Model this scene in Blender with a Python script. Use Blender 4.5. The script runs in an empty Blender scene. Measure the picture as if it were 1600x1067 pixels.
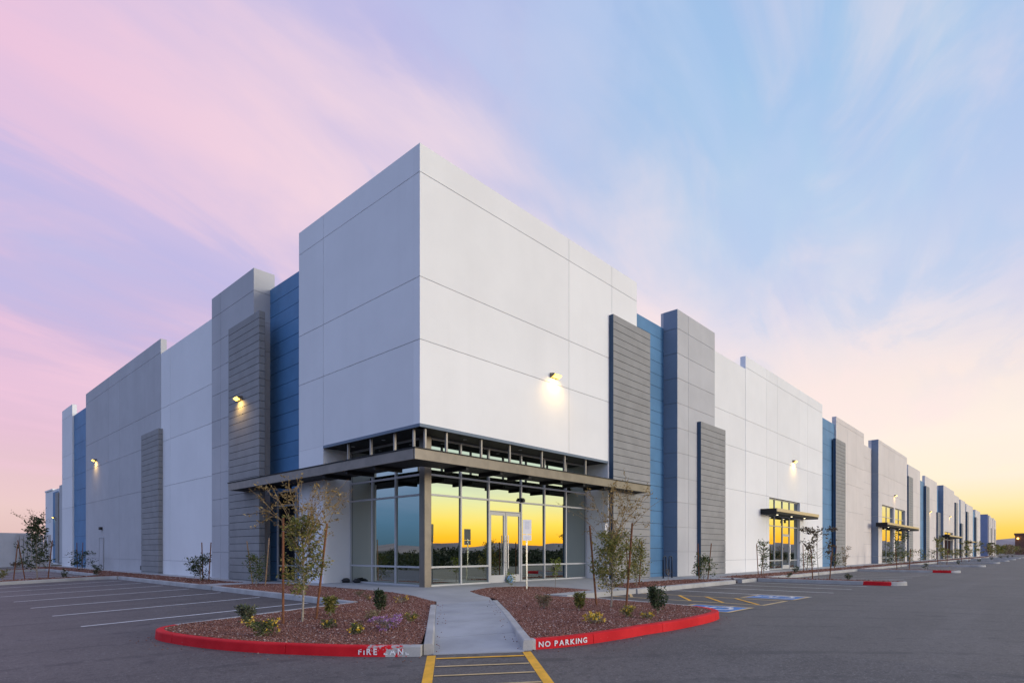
import bpy, bmesh, math, random
import numpy as np
from mathutils import Vector, Matrix
from mathutils.geometry import delaunay_2d_cdt

R = math.radians
sc = bpy.context.scene
C = sc.collection

# ------------------------------------------------------------------ camera
TH = R(42.66)                      # heading of the lens, measured from +X (along the long front)
CAMP = Vector((-10.7606, -13.5690, 1.25))
cam_d = bpy.data.cameras.new('camera')
cam = bpy.data.objects.new('camera', cam_d)
C.objects.link(cam)
cam.location = CAMP
cam.rotation_euler = (R(90), 0, TH - R(90))
cam_d.sensor_width = 36.0
cam_d.lens = 917.0 / 1600 * 36.0
cam_d.shift_y = (861 - 533.5) / 1600
cam_d.clip_start = 0.05
cam_d.clip_end = 12000
sc.camera = cam

# ------------------------------------------------------------------ colour management
sc.view_settings.view_transform = 'Standard'
sc.view_settings.look = 'None'
sc.view_settings.exposure = 0.08
sc.view_settings.gamma = 1.0
sc.view_settings.use_curve_mapping = False
try:
    sc.cycles.max_bounces = 6
    sc.cycles.diffuse_bounces = 3
    sc.cycles.glossy_bounces = 4
    sc.cycles.transparent_max_bounces = 8
    sc.cycles.use_denoising = True
    sc.cycles.sample_clamp_indirect = 6
except Exception:
    pass

def lin(r, g, b, k=1.0):
    f = lambda c: (c / 255 / 12.92) if c <= 10 else ((c / 255 + 0.055) / 1.055) ** 2.4
    return (f(r) * k, f(g) * k, f(b) * k, 1.0)

# ------------------------------------------------------------------ world: dusk sky with streets of pink cloud
SUN_AZ = Vector((0.735, -0.678, 0)).normalized()
SUN_EL = R(4.0)
world = bpy.data.worlds.new('World')
sc.world = world
world.use_nodes = True
wt = world.node_tree
wt.nodes.clear()

class NT:
    def __init__(s, t): s.t = t
    def n(s, typ, **k):
        nd = s.t.nodes.new(typ)
        for a, v in k.items(): setattr(nd, a, v)
        return nd
    def put(s, sock, v):
        if v is None: return
        if hasattr(v, 'links') or isinstance(v, bpy.types.NodeSocket): s.t.links.new(v, sock)
        else: sock.default_value = v
    def math(s, op, a, b=None, c=None, clamp=False):
        nd = s.n('ShaderNodeMath', operation=op, use_clamp=clamp)
        for i, v in enumerate((a, b, c)):
            if v is not None: s.put(nd.inputs[i], v)
        return nd.outputs[0]
    def sstep(s, v, lo, hi, a=0.0, b=1.0):
        nd = s.n('ShaderNodeMapRange', interpolation_type='SMOOTHSTEP')
        s.put(nd.inputs[0], v); nd.inputs[1].default_value = lo; nd.inputs[2].default_value = hi
        nd.inputs[3].default_value = a; nd.inputs[4].default_value = b
        return nd.outputs[0]
    def mix(s, f, a, b, mode='MIX'):
        nd = s.n('ShaderNodeMix', data_type='RGBA', blend_type=mode)
        s.put(nd.inputs[0], f); s.put(nd.inputs[6], a); s.put(nd.inputs[7], b)
        return nd.outputs[2]
    def ramp(s, f, stops, interp='LINEAR'):
        nd = s.n('ShaderNodeValToRGB')
        cr = nd.color_ramp; cr.interpolation = interp
        while len(cr.elements) > 1: cr.elements.remove(cr.elements[-1])
        cr.elements[0].position = stops[0][0]; cr.elements[0].color = stops[0][1]
        for p, c in stops[1:]:
            e = cr.elements.new(p); e.color = c
        s.put(nd.inputs[0], f)
        return nd.outputs[0]
    def noise(s, vec, scale, detail=4, rough=0.55, dist=0.0, dim='3D'):
        nd = s.n('ShaderNodeTexNoise', noise_dimensions=dim)
        if vec is not None: s.put(nd.inputs['Vector'], vec)
        nd.inputs['Scale'].default_value = scale
        nd.inputs['Detail'].default_value = detail
        nd.inputs['Roughness'].default_value = rough
        nd.inputs['Distortion'].default_value = dist
        return nd.outputs[0]

w = NT(wt)
tc = w.n('ShaderNodeTexCoord')
sep = w.n('ShaderNodeSeparateXYZ'); wt.links.new(tc.outputs['Generated'], sep.inputs[0])
dx, dy, dz = sep.outputs
hl = w.math('SQRT', w.math('ADD', w.math('MULTIPLY', dx, dx), w.math('ADD', w.math('MULTIPLY', dy, dy), 1e-6)))
ax = w.math('DIVIDE', dx, hl); ay = w.math('DIVIDE', dy, hl)
dotS = w.math('ADD', w.math('MULTIPLY', ax, math.cos(R(-62))), w.math('MULTIPLY', ay, math.sin(R(-62))))   # centre of the glow
ez = w.math('MAXIMUM', dz, 0.0)
K = 3.0
def c3(r, g, b): return (r / K, g / K, b / K, 1)
def s3(r, g, b, k=1.0):
    q = lin(r, g, b, k); return (q[0] / K, q[1] / K, q[2] / K, 1)
rampS = w.ramp(ez, [(0, c3(2.3, .80, .03)), (.02, c3(2.3, 1.08, .05)), (.045, c3(2.15, 1.46, .22)), (.07, c3(1.9, 1.62, .62)),
                    (.10, c3(1.58, 1.68, 1.12)), (.14, c3(1.25, 1.45, 1.25)), (.22, c3(.95, 1.12, 1.18)), (.42, c3(.72, .84, 1.02)), (.75, c3(.44, .56, .88))])
rampX = w.ramp(ez, [(0, s3(255, 196, 70, 1.0)), (.03, s3(255, 214, 100, 1.03)), (.06, s3(255, 231, 168, 1.04)), (.10, s3(255, 240, 214, 1.03)), (.16, s3(254, 240, 226, 1.02)),
                    (.24, s3(250, 234, 228)), (.34, s3(224, 222, 236)), (.45, s3(190, 212, 238)), (.6, s3(162, 200, 235)), (1, s3(120, 165, 225))])
rampN = w.ramp(ez, [(0, s3(224, 190, 186)), (.06, s3(236, 204, 202)), (.16, s3(228, 192, 212)), (.28, s3(206, 186, 222)),
                    (.42, s3(196, 188, 228)), (.6, s3(190, 188, 230)), (1, s3(170, 180, 228))])
rampW = w.ramp(ez, [(0, c3(.10, .21, .34)), (.05, c3(.14, .31, .56)), (.11, c3(.26, .42, .74)), (.18, c3(.52, .66, 1.08)),
                    (.35, c3(.54, .72, 1.25)), (.6, c3(.48, .68, 1.2)), (1, c3(.33, .45, .82))])
col = w.mix(w.sstep(ax, 0.55, 1.0), rampN, rampX)
col = w.mix(w.sstep(ax, 0.06, -0.40), col, rampW)
col = w.mix(w.sstep(dotS, 0.46, 0.84), col, rampS)
# streets of high cloud running along +X, seen in perspective on a flat layer
den = w.math('ADD', ez, 0.10)
cx = w.math('DIVIDE', dx, den); cy = w.math('DIVIDE', dy, den)
comb = w.n('ShaderNodeCombineXYZ')
wt.links.new(w.math('ADD', w.math('MULTIPLY', cx, 0.42), w.math('MULTIPLY', cy, 0.10)), comb.inputs[0])
wt.links.new(w.math('SUBTRACT', w.math('MULTIPLY', cy, 1.15), w.math('MULTIPLY', cx, 0.16)), comb.inputs[1])
comb.inputs[2].default_value = 4.6
n1 = w.noise(comb.outputs[0], .95, 4, .48, .4)
n2 = w.noise(comb.outputs[0], 3.1, 6, .6, .8)
nn = w.math('ADD', w.math('MULTIPLY', n1, 0.80), w.math('MULTIPLY', n2, 0.20))
mask = w.math('MULTIPLY', w.sstep(nn, 0.42, 0.61), w.sstep(ez, 0.03, 0.2))
pink = w.mix(w.sstep(ax, -0.1, 0.95), s3(238, 192, 217, 1.03), s3(253, 230, 228, 1.03))
pink = w.mix(w.sstep(dotS, 0.5, .95), pink, c3(1.05, .95, .92))
pink = w.mix(w.sstep(ax, 0.0, -0.5), pink, c3(.60, .66, 1.05))
col = w.mix(w.math('MULTIPLY', mask, 0.64), col, pink)
blu = w.math('MULTIPLY', w.sstep(nn, 0.47, 0.33), w.sstep(ez, 0.12, 0.4))
col = w.mix(w.math('MULTIPLY', blu, 0.4), col, s3(176, 190, 236))
comb2 = w.n('ShaderNodeCombineXYZ')
wt.links.new(w.math('ADD', w.math('MULTIPLY', cx, 0.75), w.math('MULTIPLY', cy, 0.25)), comb2.inputs[0])
wt.links.new(w.math('SUBTRACT', w.math('MULTIPLY', cy, 1.9), w.math('MULTIPLY', cx, 0.55)), comb2.inputs[1])
comb2.inputs[2].default_value = 11.3
n3 = w.noise(comb2.outputs[0], 1.55, 6, .55, .6)
wisp = w.math('MULTIPLY', w.sstep(n3, .46, .72), w.sstep(ez, .08, .26))
col = w.mix(w.math('MULTIPLY', wisp, w.sstep(ax, .3, .95, .62, .40)), col, pink)
gapm = w.math('MULTIPLY', w.sstep(n3, .47, .33), w.sstep(ez, .16, .42))
gapc = w.mix(w.sstep(ax, .3, 1.0), s3(190, 186, 230), s3(184, 206, 238))
col = w.mix(w.math('MULTIPLY', gapm, w.sstep(dotS, .75, .4, .0, .65)), col, gapc)
up = w.n('ShaderNodeVectorMath', operation='SCALE'); wt.links.new(col, up.inputs[0]); up.inputs['Scale'].default_value = K
bg = w.n('ShaderNodeBackground'); wt.links.new(up.outputs[0], bg.inputs[0]); bg.inputs[1].default_value = 1.0
sky = w.n('ShaderNodeTexSky', sky_type='NISHITA')
sky.sun_disc = False; sky.sun_elevation = SUN_EL; sky.sun_rotation = math.atan2(SUN_AZ.x, SUN_AZ.y)
bg2 = w.n('ShaderNodeBackground'); wt.links.new(sky.outputs[0], bg2.inputs[0]); bg2.inputs[1].default_value = 0.05
addw = w.n('ShaderNodeMixShader'); addw.inputs[0].default_value = .06; wt.links.new(bg.outputs[0], addw.inputs[1]); wt.links.new(bg2.outputs[0], addw.inputs[2])
wo = w.n('ShaderNodeOutputWorld'); wt.links.new(addw.outputs[0], wo.inputs[0])

sun_d = bpy.data.lights.new('sun', 'SUN')
sun_d.energy = 2.2; sun_d.angle = R(20); sun_d.color = (1.0, 0.93, 0.85)
sun = bpy.data.objects.new('sun', sun_d); C.objects.link(sun)
LAMP_AZ = R(-72)
sdir = Vector((math.cos(LAMP_AZ) * math.cos(SUN_EL), math.sin(LAMP_AZ) * math.cos(SUN_EL), math.sin(SUN_EL)))
sun.rotation_euler = (-sdir).to_track_quat('-Z', 'Y').to_euler()

# ------------------------------------------------------------------ materials
MATS = {}
def mat(name, color, rough=0.7, metal=0.0, var=0.08, vscale=1.2, streak=0.0, bump=0.0, bscale=60.0, spec=0.4, col2=None, fine=0.0):
    if name in MATS: return MATS[name]
    m = bpy.data.materials.new(name); m.use_nodes = True
    t = NT(m.node_tree); nt = m.node_tree
    b = nt.nodes['Principled BSDF']
    b.inputs['Roughness'].default_value = rough; b.inputs['Metallic'].default_value = metal
    b.inputs['Specular IOR Level'].default_value = spec
    geo = t.n('ShaderNodeNewGeometry')
    base = (*color, 1)
    n = t.noise(geo.outputs['Position'], vscale, 5, .6)
    dark = tuple(max(0, c * (1 - var)) for c in color) + (1,)
    lite = tuple(c * (1 + var) for c in color) + (1,)
    if col2: dark = (*col2, 1)
    cl = t.mix(t.sstep(n, .3, .7), dark, lite)
    if streak > 0:
        mp = t.n('ShaderNodeMapping'); nt.links.new(geo.outputs['Position'], mp.inputs[0]); mp.inputs['Scale'].default_value = (1.6, 1.6, 0.07)
        sn = t.noise(mp.outputs[0], 1.0, 6, .65)
        cl = t.mix(t.math('MULTIPLY', t.sstep(sn, .48, .8), streak), cl, tuple(c * .7 for c in color) + (1,))
    if fine > 0:
        fn = t.noise(geo.outputs['Position'], bscale * 1.7, 2, .7)
        cl = t.mix(t.math('MULTIPLY', t.sstep(fn, .45, .75), fine), cl, tuple(min(1, c * 1.9 + .02) for c in color) + (1,))
        fn2 = t.noise(geo.outputs['Position'], bscale, 2, .7)
        cl = t.mix(t.math('MULTIPLY', t.sstep(fn2, .5, .72), fine), cl, tuple(c * .45 for c in color) + (1,))
    if streak > 0:
        oi = t.n('ShaderNodeObjectInfo'); hsv = t.n('ShaderNodeHueSaturation'); nt.links.new(cl, hsv.inputs['Color'])
        nt.links.new(t.math('ADD', t.math('MULTIPLY', oi.outputs['Random'], .06), .97), hsv.inputs['Value']); cl = hsv.outputs[0]
        pn = t.noise(geo.outputs['Position'], 3.2, 5, .7); cl = t.mix(t.math('MULTIPLY', t.sstep(pn, .55, .8), .10), cl, tuple(c * .84 for c in color) + (1,))
    nt.links.new(cl, b.inputs['Base Color'])
    if bump > 0:
        bn = t.noise(geo.outputs['Position'], bscale, 3, .6)
        bp = t.n('ShaderNodeBump'); bp.inputs['Strength'].default_value = bump; bp.inputs['Distance'].default_value = 0.01
        nt.links.new(bn, bp.inputs['Height']); nt.links.new(bp.outputs[0], b.inputs['Normal'])
    MATS[name] = m
    return m

def leafmat(name, c1, c2, c3_=None, trans=0.25):
    if name in MATS: return MATS[name]
    m = bpy.data.materials.new(name); m.use_nodes = True
    t = NT(m.node_tree); nt = m.node_tree; b = nt.nodes['Principled BSDF']
    geo = t.n('ShaderNodeNewGeometry')
    st = [(0, (*c1, 1)), (.6, (*c2, 1))]
    if c3_: st.append((.92, (*c3_, 1)))
    cl = t.ramp(geo.outputs['Random Per Island'], st)
    nt.links.new(cl, b.inputs['Base Color'])
    b.inputs['Roughness'].default_value = .6; b.inputs['Specular IOR Level'].default_value = .25
    tr = t.n('ShaderNodeBsdfTranslucent'); nt.links.new(cl, tr.inputs[0])
    mx = t.n('ShaderNodeMixShader'); mx.inputs[0].default_value = trans
    nt.links.new(b.outputs[0], mx.inputs[1]); nt.links.new(tr.outputs[0], mx.inputs[2])
    nt.links.new(mx.outputs[0], nt.nodes['Material Output'].inputs[0])
    MATS[name] = m
    return m

def emat(name, color, strength):
    m = bpy.data.materials.new(name); m.use_nodes = True
    b = m.node_tree.nodes['Principled BSDF']
    b.inputs['Base Color'].default_value = (*color, 1)
    b.inputs['Emission Color'].default_value = (*color, 1); b.inputs['Emission Strength'].default_value = strength
    return m

M_WHITE = mat('white paint', (.77, .76, .745), .75, var=.03, vscale=.35, streak=.08, bump=.04, bscale=90)
M_GREY = mat('pale grey paint', (.46, .455, .46), .75, var=.05, vscale=.5, streak=.25, bump=.06, bscale=90)
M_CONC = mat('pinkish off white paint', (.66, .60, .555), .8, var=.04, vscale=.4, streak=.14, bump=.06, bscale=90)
M_BLUE = mat('blue paint', (.082, .205, .365), .6, var=.10, vscale=.7, streak=.22, bump=.05, bscale=90)
M_FIN = mat('grey plank paint', (.262, .258, .252), .7, var=.08, vscale=1.5, streak=.12, bump=.10, bscale=50)
M_JOINT = mat('joint sealant', (.36, .36, .37), .9, var=.05)
M_JOINTB = mat('dark joint sealant', (.04, .05, .07), .9, var=.05)
M_BRONZE = mat('dark bronze metal', (.20, .172, .14), .36, metal=.35, var=.14, vscale=2.2, streak=.2)
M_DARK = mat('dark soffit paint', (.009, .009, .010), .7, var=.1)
M_TRIM = mat('blue grey trim', (.12, .16, .21), .5, var=.05)
M_ALU = mat('pale aluminium', (.47, .47, .47), .4, metal=.1, var=.03)
M_POST = mat('tan metal post', (.34, .31, .27), .45, metal=.2, var=.06)
M_STEEL = mat('brushed steel', (.5, .5, .5), .28, metal=.9, var=.04)
M_ROOF = mat('roof membrane', (.5, .5, .5), .9, var=.05)
M_SIDEWALK = mat('pavement concrete', (.37, .36, .345), .85, var=.10, vscale=.8, bump=.12, bscale=120, fine=.14)
M_PATH = mat('footpath concrete', (.34, .345, .35), .8, var=.13, vscale=1.1, bump=.12, bscale=110, fine=.14)
M_STAKE = mat('rusty brown stake', (.19, .075, .032), .8, var=.25, vscale=9, bump=.2, bscale=80)
M_STAKE2 = mat('weathered wood stake', (.30, .19, .11), .85, var=.25, vscale=9, bump=.2, bscale=80)
M_WIRE = mat('tie wire', (.35, .33, .31), .5, metal=.5)
M_BARK = mat('pale bark', (.30, .25, .19), .85, var=.3, vscale=25, bump=.3, bscale=60)
M_TWIG = mat('golden twig', (.30, .20, .09), .8, var=.25, vscale=20)
M_BLACK = mat('black plastic', (.02, .02, .022), .5, var=.1)
M_BLACKM = mat('dark blue black metal', (.02, .03, .05), .35, metal=.4)
M_LINE = mat('white road paint', (.72, .71, .69), .7, var=.16, vscale=5, bump=.2, bscale=150, fine=.25)
M_YEL = mat('yellow road paint', (.82, .40, .025), .7, var=.16, vscale=4, bump=.2, bscale=150, fine=.2, )
M_CREAM = mat('faded yellow road paint', (.60, .42, .20), .7, var=.22, vscale=4, bump=.2, bscale=150, fine=.25)
M_ADA = mat('blue road paint', (.07, .20, .46), .7, var=.2, vscale=4, bump=.2, bscale=150, fine=.25)
M_LETTER = mat('white stencil paint', (.72, .70, .70), .7, var=.1, vscale=12, fine=.15)
M_SIGNW = mat('white sign metal', (.72, .70, .70), .5, var=.03)
M_SIGNB = mat('sign blue print', (.48, .50, .60), .5, var=.05)
M_BLUEBAG = mat('blue plastic', (.12, .32, .62), .4, var=.25, vscale=14)
M_SITE = mat('site wall concrete', (.55, .56, .58), .85, var=.07, vscale=.8, streak=.15)
M_BRICK = mat('brown brick', (.16, .075, .05), .85, var=.2, vscale=2)
M_MOUNT = mat('desert rock', (.30, .26, .25), .95, var=.15, vscale=.004)
M_ROCK = mat('drain rock', (.12, .10, .10), .9, var=.3, vscale=8)

def glass_mat():
    m = bpy.data.materials.new('reflective tinted glass'); m.use_nodes = True
    t = NT(m.node_tree); nt = m.node_tree; b = nt.nodes['Principled BSDF']
    b.inputs['Base Color'].default_value = (.46, .50, .45, 1); b.inputs['Metallic'].default_value = 1.0
    b.inputs['Roughness'].default_value = 0.012
    geo = t.n('ShaderNodeNewGeometry')
    bn = t.noise(geo.outputs['Position'], 0.55, 2, .4)
    bp = t.n('ShaderNodeBump'); bp.inputs['Strength'].default_value = .05; bp.inputs['Distance'].default_value = 0.05
    nt.links.new(bn, bp.inputs['Height']); nt.links.new(bp.outputs[0], b.inputs['Normal'])
    return m
M_GLASS = glass_mat()
M_DGLASS = mat('dark glass', (.012, .014, .016), .06, var=.1, spec=.6)

def asphalt_mat():
    m = bpy.data.materials.new('asphalt'); m.use_nodes = True
    t = NT(m.node_tree); nt = m.node_tree; b = nt.nodes['Principled BSDF']
    geo = t.n('ShaderNodeNewGeometry'); P = geo.outputs['Position']
    a = t.noise(P, .25, 5, .6, .6); f = t.noise(P, 55, 3, .75); g = t.noise(P, 130, 2, .8); k = t.noise(P, 1.3, 5, .65, 1.2)
    mp = t.n('ShaderNodeMapping'); nt.links.new(P, mp.inputs[0]); mp.inputs['Scale'].default_value = (.08, 1.1, 1)
    st = t.noise(mp.outputs[0], 1.0, 5, .6)
    c = t.mix(t.sstep(a, .3, .7), (.074, .063, .056, 1), (.105, .090, .081, 1))
    c = t.mix(t.math('MULTIPLY', t.sstep(st, .45, .75), .35), c, (.165, .147, .138, 1))
    c = t.mix(t.math('MULTIPLY', t.sstep(k, .56, .74), .45), c, (.062, .055, .053, 1))
    c = t.mix(t.math('MULTIPLY', t.sstep(f, .5, .75), .5), c, (.07, .065, .068, 1))
    c = t.mix(t.math('MULTIPLY', t.sstep(g, .56, .72), .5), c, (.25, .235, .235, 1))
    vo = t.n('ShaderNodeTexVoronoi', feature='DISTANCE_TO_EDGE'); nt.links.new(P, vo.inputs['Vector']); vo.inputs['Scale'].default_value = .22
    nd = t.noise(P, 2.5, 4, .6)
    crack = t.math('MULTIPLY', t.sstep(t.math('ADD', vo.outputs[0], t.math('MULTIPLY', t.math('SUBTRACT', nd, .5), .05)), .006, .0), .0)
    q = t.noise(P, 11, 5, .8); q2 = t.noise(P, 34, 3, .8); q3 = t.noise(P, 3.2, 5, .7, .8)
    c = t.mix(t.math('MULTIPLY', t.sstep(q3, .5, .68), .4), c, (.138, .120, .109, 1))
    c = t.mix(t.math('MULTIPLY', t.sstep(q, .46, .64), .7), c, (.047, .042, .040, 1))
    c = t.mix(t.math('MULTIPLY', t.sstep(q2, .54, .66), .7), c, (.24, .22, .205, 1))
    wv = t.n('ShaderNodeTexWave', wave_type='RINGS', rings_direction='Z'); wv.inputs['Scale'].default_value = .21; wv.inputs['Distortion'].default_value = 2.2; wv.inputs['Detail'].default_value = 2; wv.inputs['Detail Scale'].default_value = .35
    mo = t.n('ShaderNodeMapping'); nt.links.new(P, mo.inputs[0]); mo.inputs['Location'].default_value = (14, 21, 0); nt.links.new(mo.outputs[0], wv.inputs['Vector'])
    tm = t.math('MULTIPLY', t.sstep(wv.outputs['Fac'], .90, .99), t.sstep(k, .42, .6))
    c = t.mix(t.math('MULTIPLY', tm, .55), c, (.042, .038, .037, 1))
    oil = t.noise(P, .9, 3, .5); c = t.mix(t.math('MULTIPLY', t.sstep(oil, .68, .74), .6), c, (.04, .036, .036, 1))
    nt.links.new(c, b.inputs['Base Color'])
    b.inputs['Roughness'].default_value = .66; b.inputs['Specular IOR Level'].default_value = .42
    bp = t.n('ShaderNodeBump'); bp.inputs['Strength'].default_value = .35; bp.inputs['Distance'].default_value = .006
    nt.links.new(f, bp.inputs['Height']); nt.links.new(bp.outputs[0], b.inputs['Normal'])
    return m
M_ASPHALT = asphalt_mat()

def kerb_mat():
    """concrete with worn red paint where the mesh attribute 'paint' says so"""
    m = bpy.data.materials.new('kerb concrete and red paint'); m.use_nodes = True
    t = NT(m.node_tree); nt = m.node_tree; b = nt.nodes['Principled BSDF']
    geo = t.n('ShaderNodeNewGeometry'); P = geo.outputs['Position']
    at = t.n('ShaderNodeAttribute'); at.attribute_name = 'paint'
    n = t.noise(P, 7.5, 4, .6, .4); n2 = t.noise(P, 45, 3, .7); n3 = t.noise(P, 1.6, 4, .6)
    conc = t.mix(t.sstep(n3, .3, .7), (.36, .345, .325, 1), (.47, .455, .43, 1))
    conc = t.mix(t.math('MULTIPLY', t.sstep(n2, .5, .72), .35), conc, (.22, .21, .20, 1))
    red = t.mix(t.sstep(n3, .3, .7), (.52, .006, .012, 1), (.66, .016, .022, 1))
    red = t.mix(t.math('MULTIPLY', t.sstep(n2, .52, .75), .4), red, (.36, .01, .014, 1))
    v = t.math('ADD', at.outputs['Fac'], t.math('MULTIPLY', t.math('SUBTRACT', n, .5), 1.1))
    mask = t.sstep(v, .47, .53)
    chip = t.sstep(t.math('ADD', t.math('MULTIPLY', n2, .6), t.math('MULTIPLY', n, .4)), .66, .70)
    mask = t.math('MULTIPLY', mask, t.math('SUBTRACT', 1.0, chip))
    nt.links.new(t.mix(mask, conc, red), b.inputs['Base Color'])
    b.inputs['Roughness'].default_value = .7; b.inputs['Specular IOR Level'].default_value = .2
    bp = t.n('ShaderNodeBump'); bp.inputs['Strength'].default_value = .25; bp.inputs['Distance'].default_value = .006
    nt.links.new(n2, bp.inputs['Height']); nt.links.new(bp.outputs[0], b.inputs['Normal'])
    return m
M_KERB = kerb_mat()

def gravel_mat(name, isl):
    m = bpy.data.materials.new(name); m.use_nodes = True
    t = NT(m.node_tree); nt = m.node_tree; b = nt.nodes['Principled BSDF']
    geo = t.n('ShaderNodeNewGeometry')
    stops = [(0, (.085, .036, .026, 1)), (.3, (.19, .080, .054, 1)), (.62, (.255, .112, .078, 1)), (.88, (.32, .165, .12, 1)), (.985, (.52, .40, .34, 1))]
    if isl:
        f = geo.outputs['Random Per Island']
    else:
        vo = t.n('ShaderNodeTexVoronoi'); nt.links.new(geo.outputs['Position'], vo.inputs['Vector']); vo.inputs['Scale'].default_value = 32
        f = t.n('ShaderNodeSeparateColor'); nt.links.new(vo.outputs['Color'], f.inputs[0]); f = f.outputs[0]
        bp = t.n('ShaderNodeBump'); bp.inputs['Strength'].default_value = .9; bp.inputs['Distance'].default_value = .02
        nt.links.new(vo.outputs['Distance'], bp.inputs['Height']); bp.invert = True
        nt.links.new(bp.outputs[0], b.inputs['Normal'])
    nt.links.new(t.ramp(f, stops), b.inputs['Base Color'])
    b.inputs['Roughness'].default_value = .9; b.inputs['Specular IOR Level'].default_value = .2
    return m
M_GRAVEL = gravel_mat('red gravel bed', False)
M_STONE = gravel_mat('red gravel stones', True)
M_SCRUB = mat('scrub ground', (.062, .055, .035), .95, var=.4, vscale=.25, col2=(.03, .035, .02))

L_OLIVE = leafmat('olive leaves', (.095, .115, .028), (.20, .205, .05), (.38, .29, .09), .35)
L_GOLD = leafmat('golden leaves', (.19, .125, .04), (.30, .20, .065), (.40, .30, .13))
L_GREEN = leafmat('green leaves', (.04, .068, .02), (.085, .12, .036), (.16, .165, .05))
L_DARK = leafmat('dark green leaves', (.03, .05, .022), (.055, .08, .034), (.09, .105, .045))
L_SAGE = leafmat('sage leaves', (.055, .075, .040), (.095, .115, .06), (.16, .16, .09))
L_LIME = leafmat('light green leaves', (.12, .17, .02), (.22, .26, .04), (.30, .32, .08), .4)
L_TAN = leafmat('dry leaves', (.14, .10, .05), (.22, .16, .08), (.32, .25, .14))
L_REDDISH = leafmat('reddish leaves', (.09, .05, .032), (.12, .085, .045), (.16, .14, .06))
F_YEL = leafmat('yellow petals', (.62, .36, .02), (.75, .48, .04), (.8, .62, .15), .2)
F_PUR = leafmat('purple petals', (.30, .13, .30), (.42, .22, .42), (.55, .40, .52), .2)

# ------------------------------------------------------------------ object helpers
def link(name, me, parent=None, mt=None):
    o = bpy.data.objects.new(name, me); C.objects.link(o)
    if mt is not None and me is not None and not me.materials: me.materials.append(mt)
    if parent is not None: o.parent = parent
    return o
def empty(name, loc=(0, 0, 0)):
    o = bpy.data.objects.new(name, None); C.objects.link(o); o.location = loc; o.empty_display_size = .2
    return o
def tag(o, label, cat, group=None, kind=None):
    o['label'] = label; o['category'] = cat
    if group: o['group'] = group
    if kind: o['kind'] = kind
    return o

class MB:
    def __init__(s): s.v = []; s.f = []
    def box(s, x0, x1, y0, y1, z0, z1):
        b = len(s.v)
        s.v += [(x0, y0, z0), (x1, y0, z0), (x1, y1, z0), (x0, y1, z0), (x0, y0, z1), (x1, y0, z1), (x1, y1, z1), (x0, y1, z1)]
        s.f += [(b, b+3, b+2, b+1), (b+4, b+5, b+6, b+7), (b, b+1, b+5, b+4), (b+1, b+2, b+6, b+5), (b+2, b+3, b+7, b+6), (b+3, b, b+4, b+7)]
        return s
    def tube(s, pts, rad, n=6, cap=True):
        pts = [Vector(p) for p in pts]
        rs = rad if isinstance(rad, (list, tuple)) else [rad] * len(pts)
        b0 = len(s.v)
        for i, p in enumerate(pts):
            d = (pts[min(i + 1, len(pts) - 1)] - pts[max(i - 1, 0)])
            d = d.normalized() if d.length > 1e-9 else Vector((0, 0, 1))
            u = d.orthogonal().normalized() if abs(d.z) > .99 else d.cross(Vector((0, 0, 1))).normalized()
            v = d.cross(u)
            for k in range(n):
                a = 2 * math.pi * k / n
                s.v.append(tuple(p + (u * math.cos(a) + v * math.sin(a)) * rs[i]))
        for i in range(len(pts) - 1):
            for k in range(n):
                a = b0 + i * n + k; c = b0 + i * n + (k + 1) % n
                s.f.append((a, c, c + n, a + n))
        if cap:
            s.f.append(tuple(b0 + k for k in range(n))[::-1]); e = b0 + (len(pts) - 1) * n
            s.f.append(tuple(e + k for k in range(n)))
        return s
    def poly(s, pts):
        b = len(s.v); s.v += [tuple(p) for p in pts]; s.f.append(tuple(range(b, b + len(pts)))); return s
    def mesh(s, name):
        me = bpy.data.meshes.new(name); me.from_pydata(s.v, [], s.f); me.update(); return me
    def build(s, name, mt, parent=None, smooth=False):
        me = s.mesh(name)
        if smooth: me.shade_smooth()
        return link(name, me, parent, mt)

_boxes = {}
def boxobj(name, x0, x1, y0, y1, z0, z1, mt, parent, share=True):
    """a box object, its mesh shared between boxes of one size and material"""
    key = (name, round(x1 - x0, 3), round(y1 - y0, 3), round(z1 - z0, 3), mt.name)
    if key not in _boxes:
        a, b, c = (x1 - x0) / 2, (y1 - y0) / 2, (z1 - z0) / 2
        me = MB().box(-a, a, -b, b, -c, c).mesh(name); me.materials.append(mt); _boxes[key] = me
    o = link(name, _boxes[key], parent)
    o.location = ((x0 + x1) / 2, (y0 + y1) / 2, (z0 + z1) / 2)
    return o

# ------------------------------------------------------------------ levels of the ground
XK = -2.0
def g(x, y): return -.15 + .034 * max(min(0, x - XK), -14)          # asphalt
def sm(t): t = max(0, min(1, t)); return t * t * (3 - 2 * t)
def rise(x, y):
    q = max(0.0, -min(x, y))
    return .115 * sm(1 - q / 2.3) * sm((14 - x) / 5) * sm((9.5 - y) / 3.5)
def T(x, y): return g(x, y) + .155 + rise(x, y)                      # kerb tops, pavement

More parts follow.
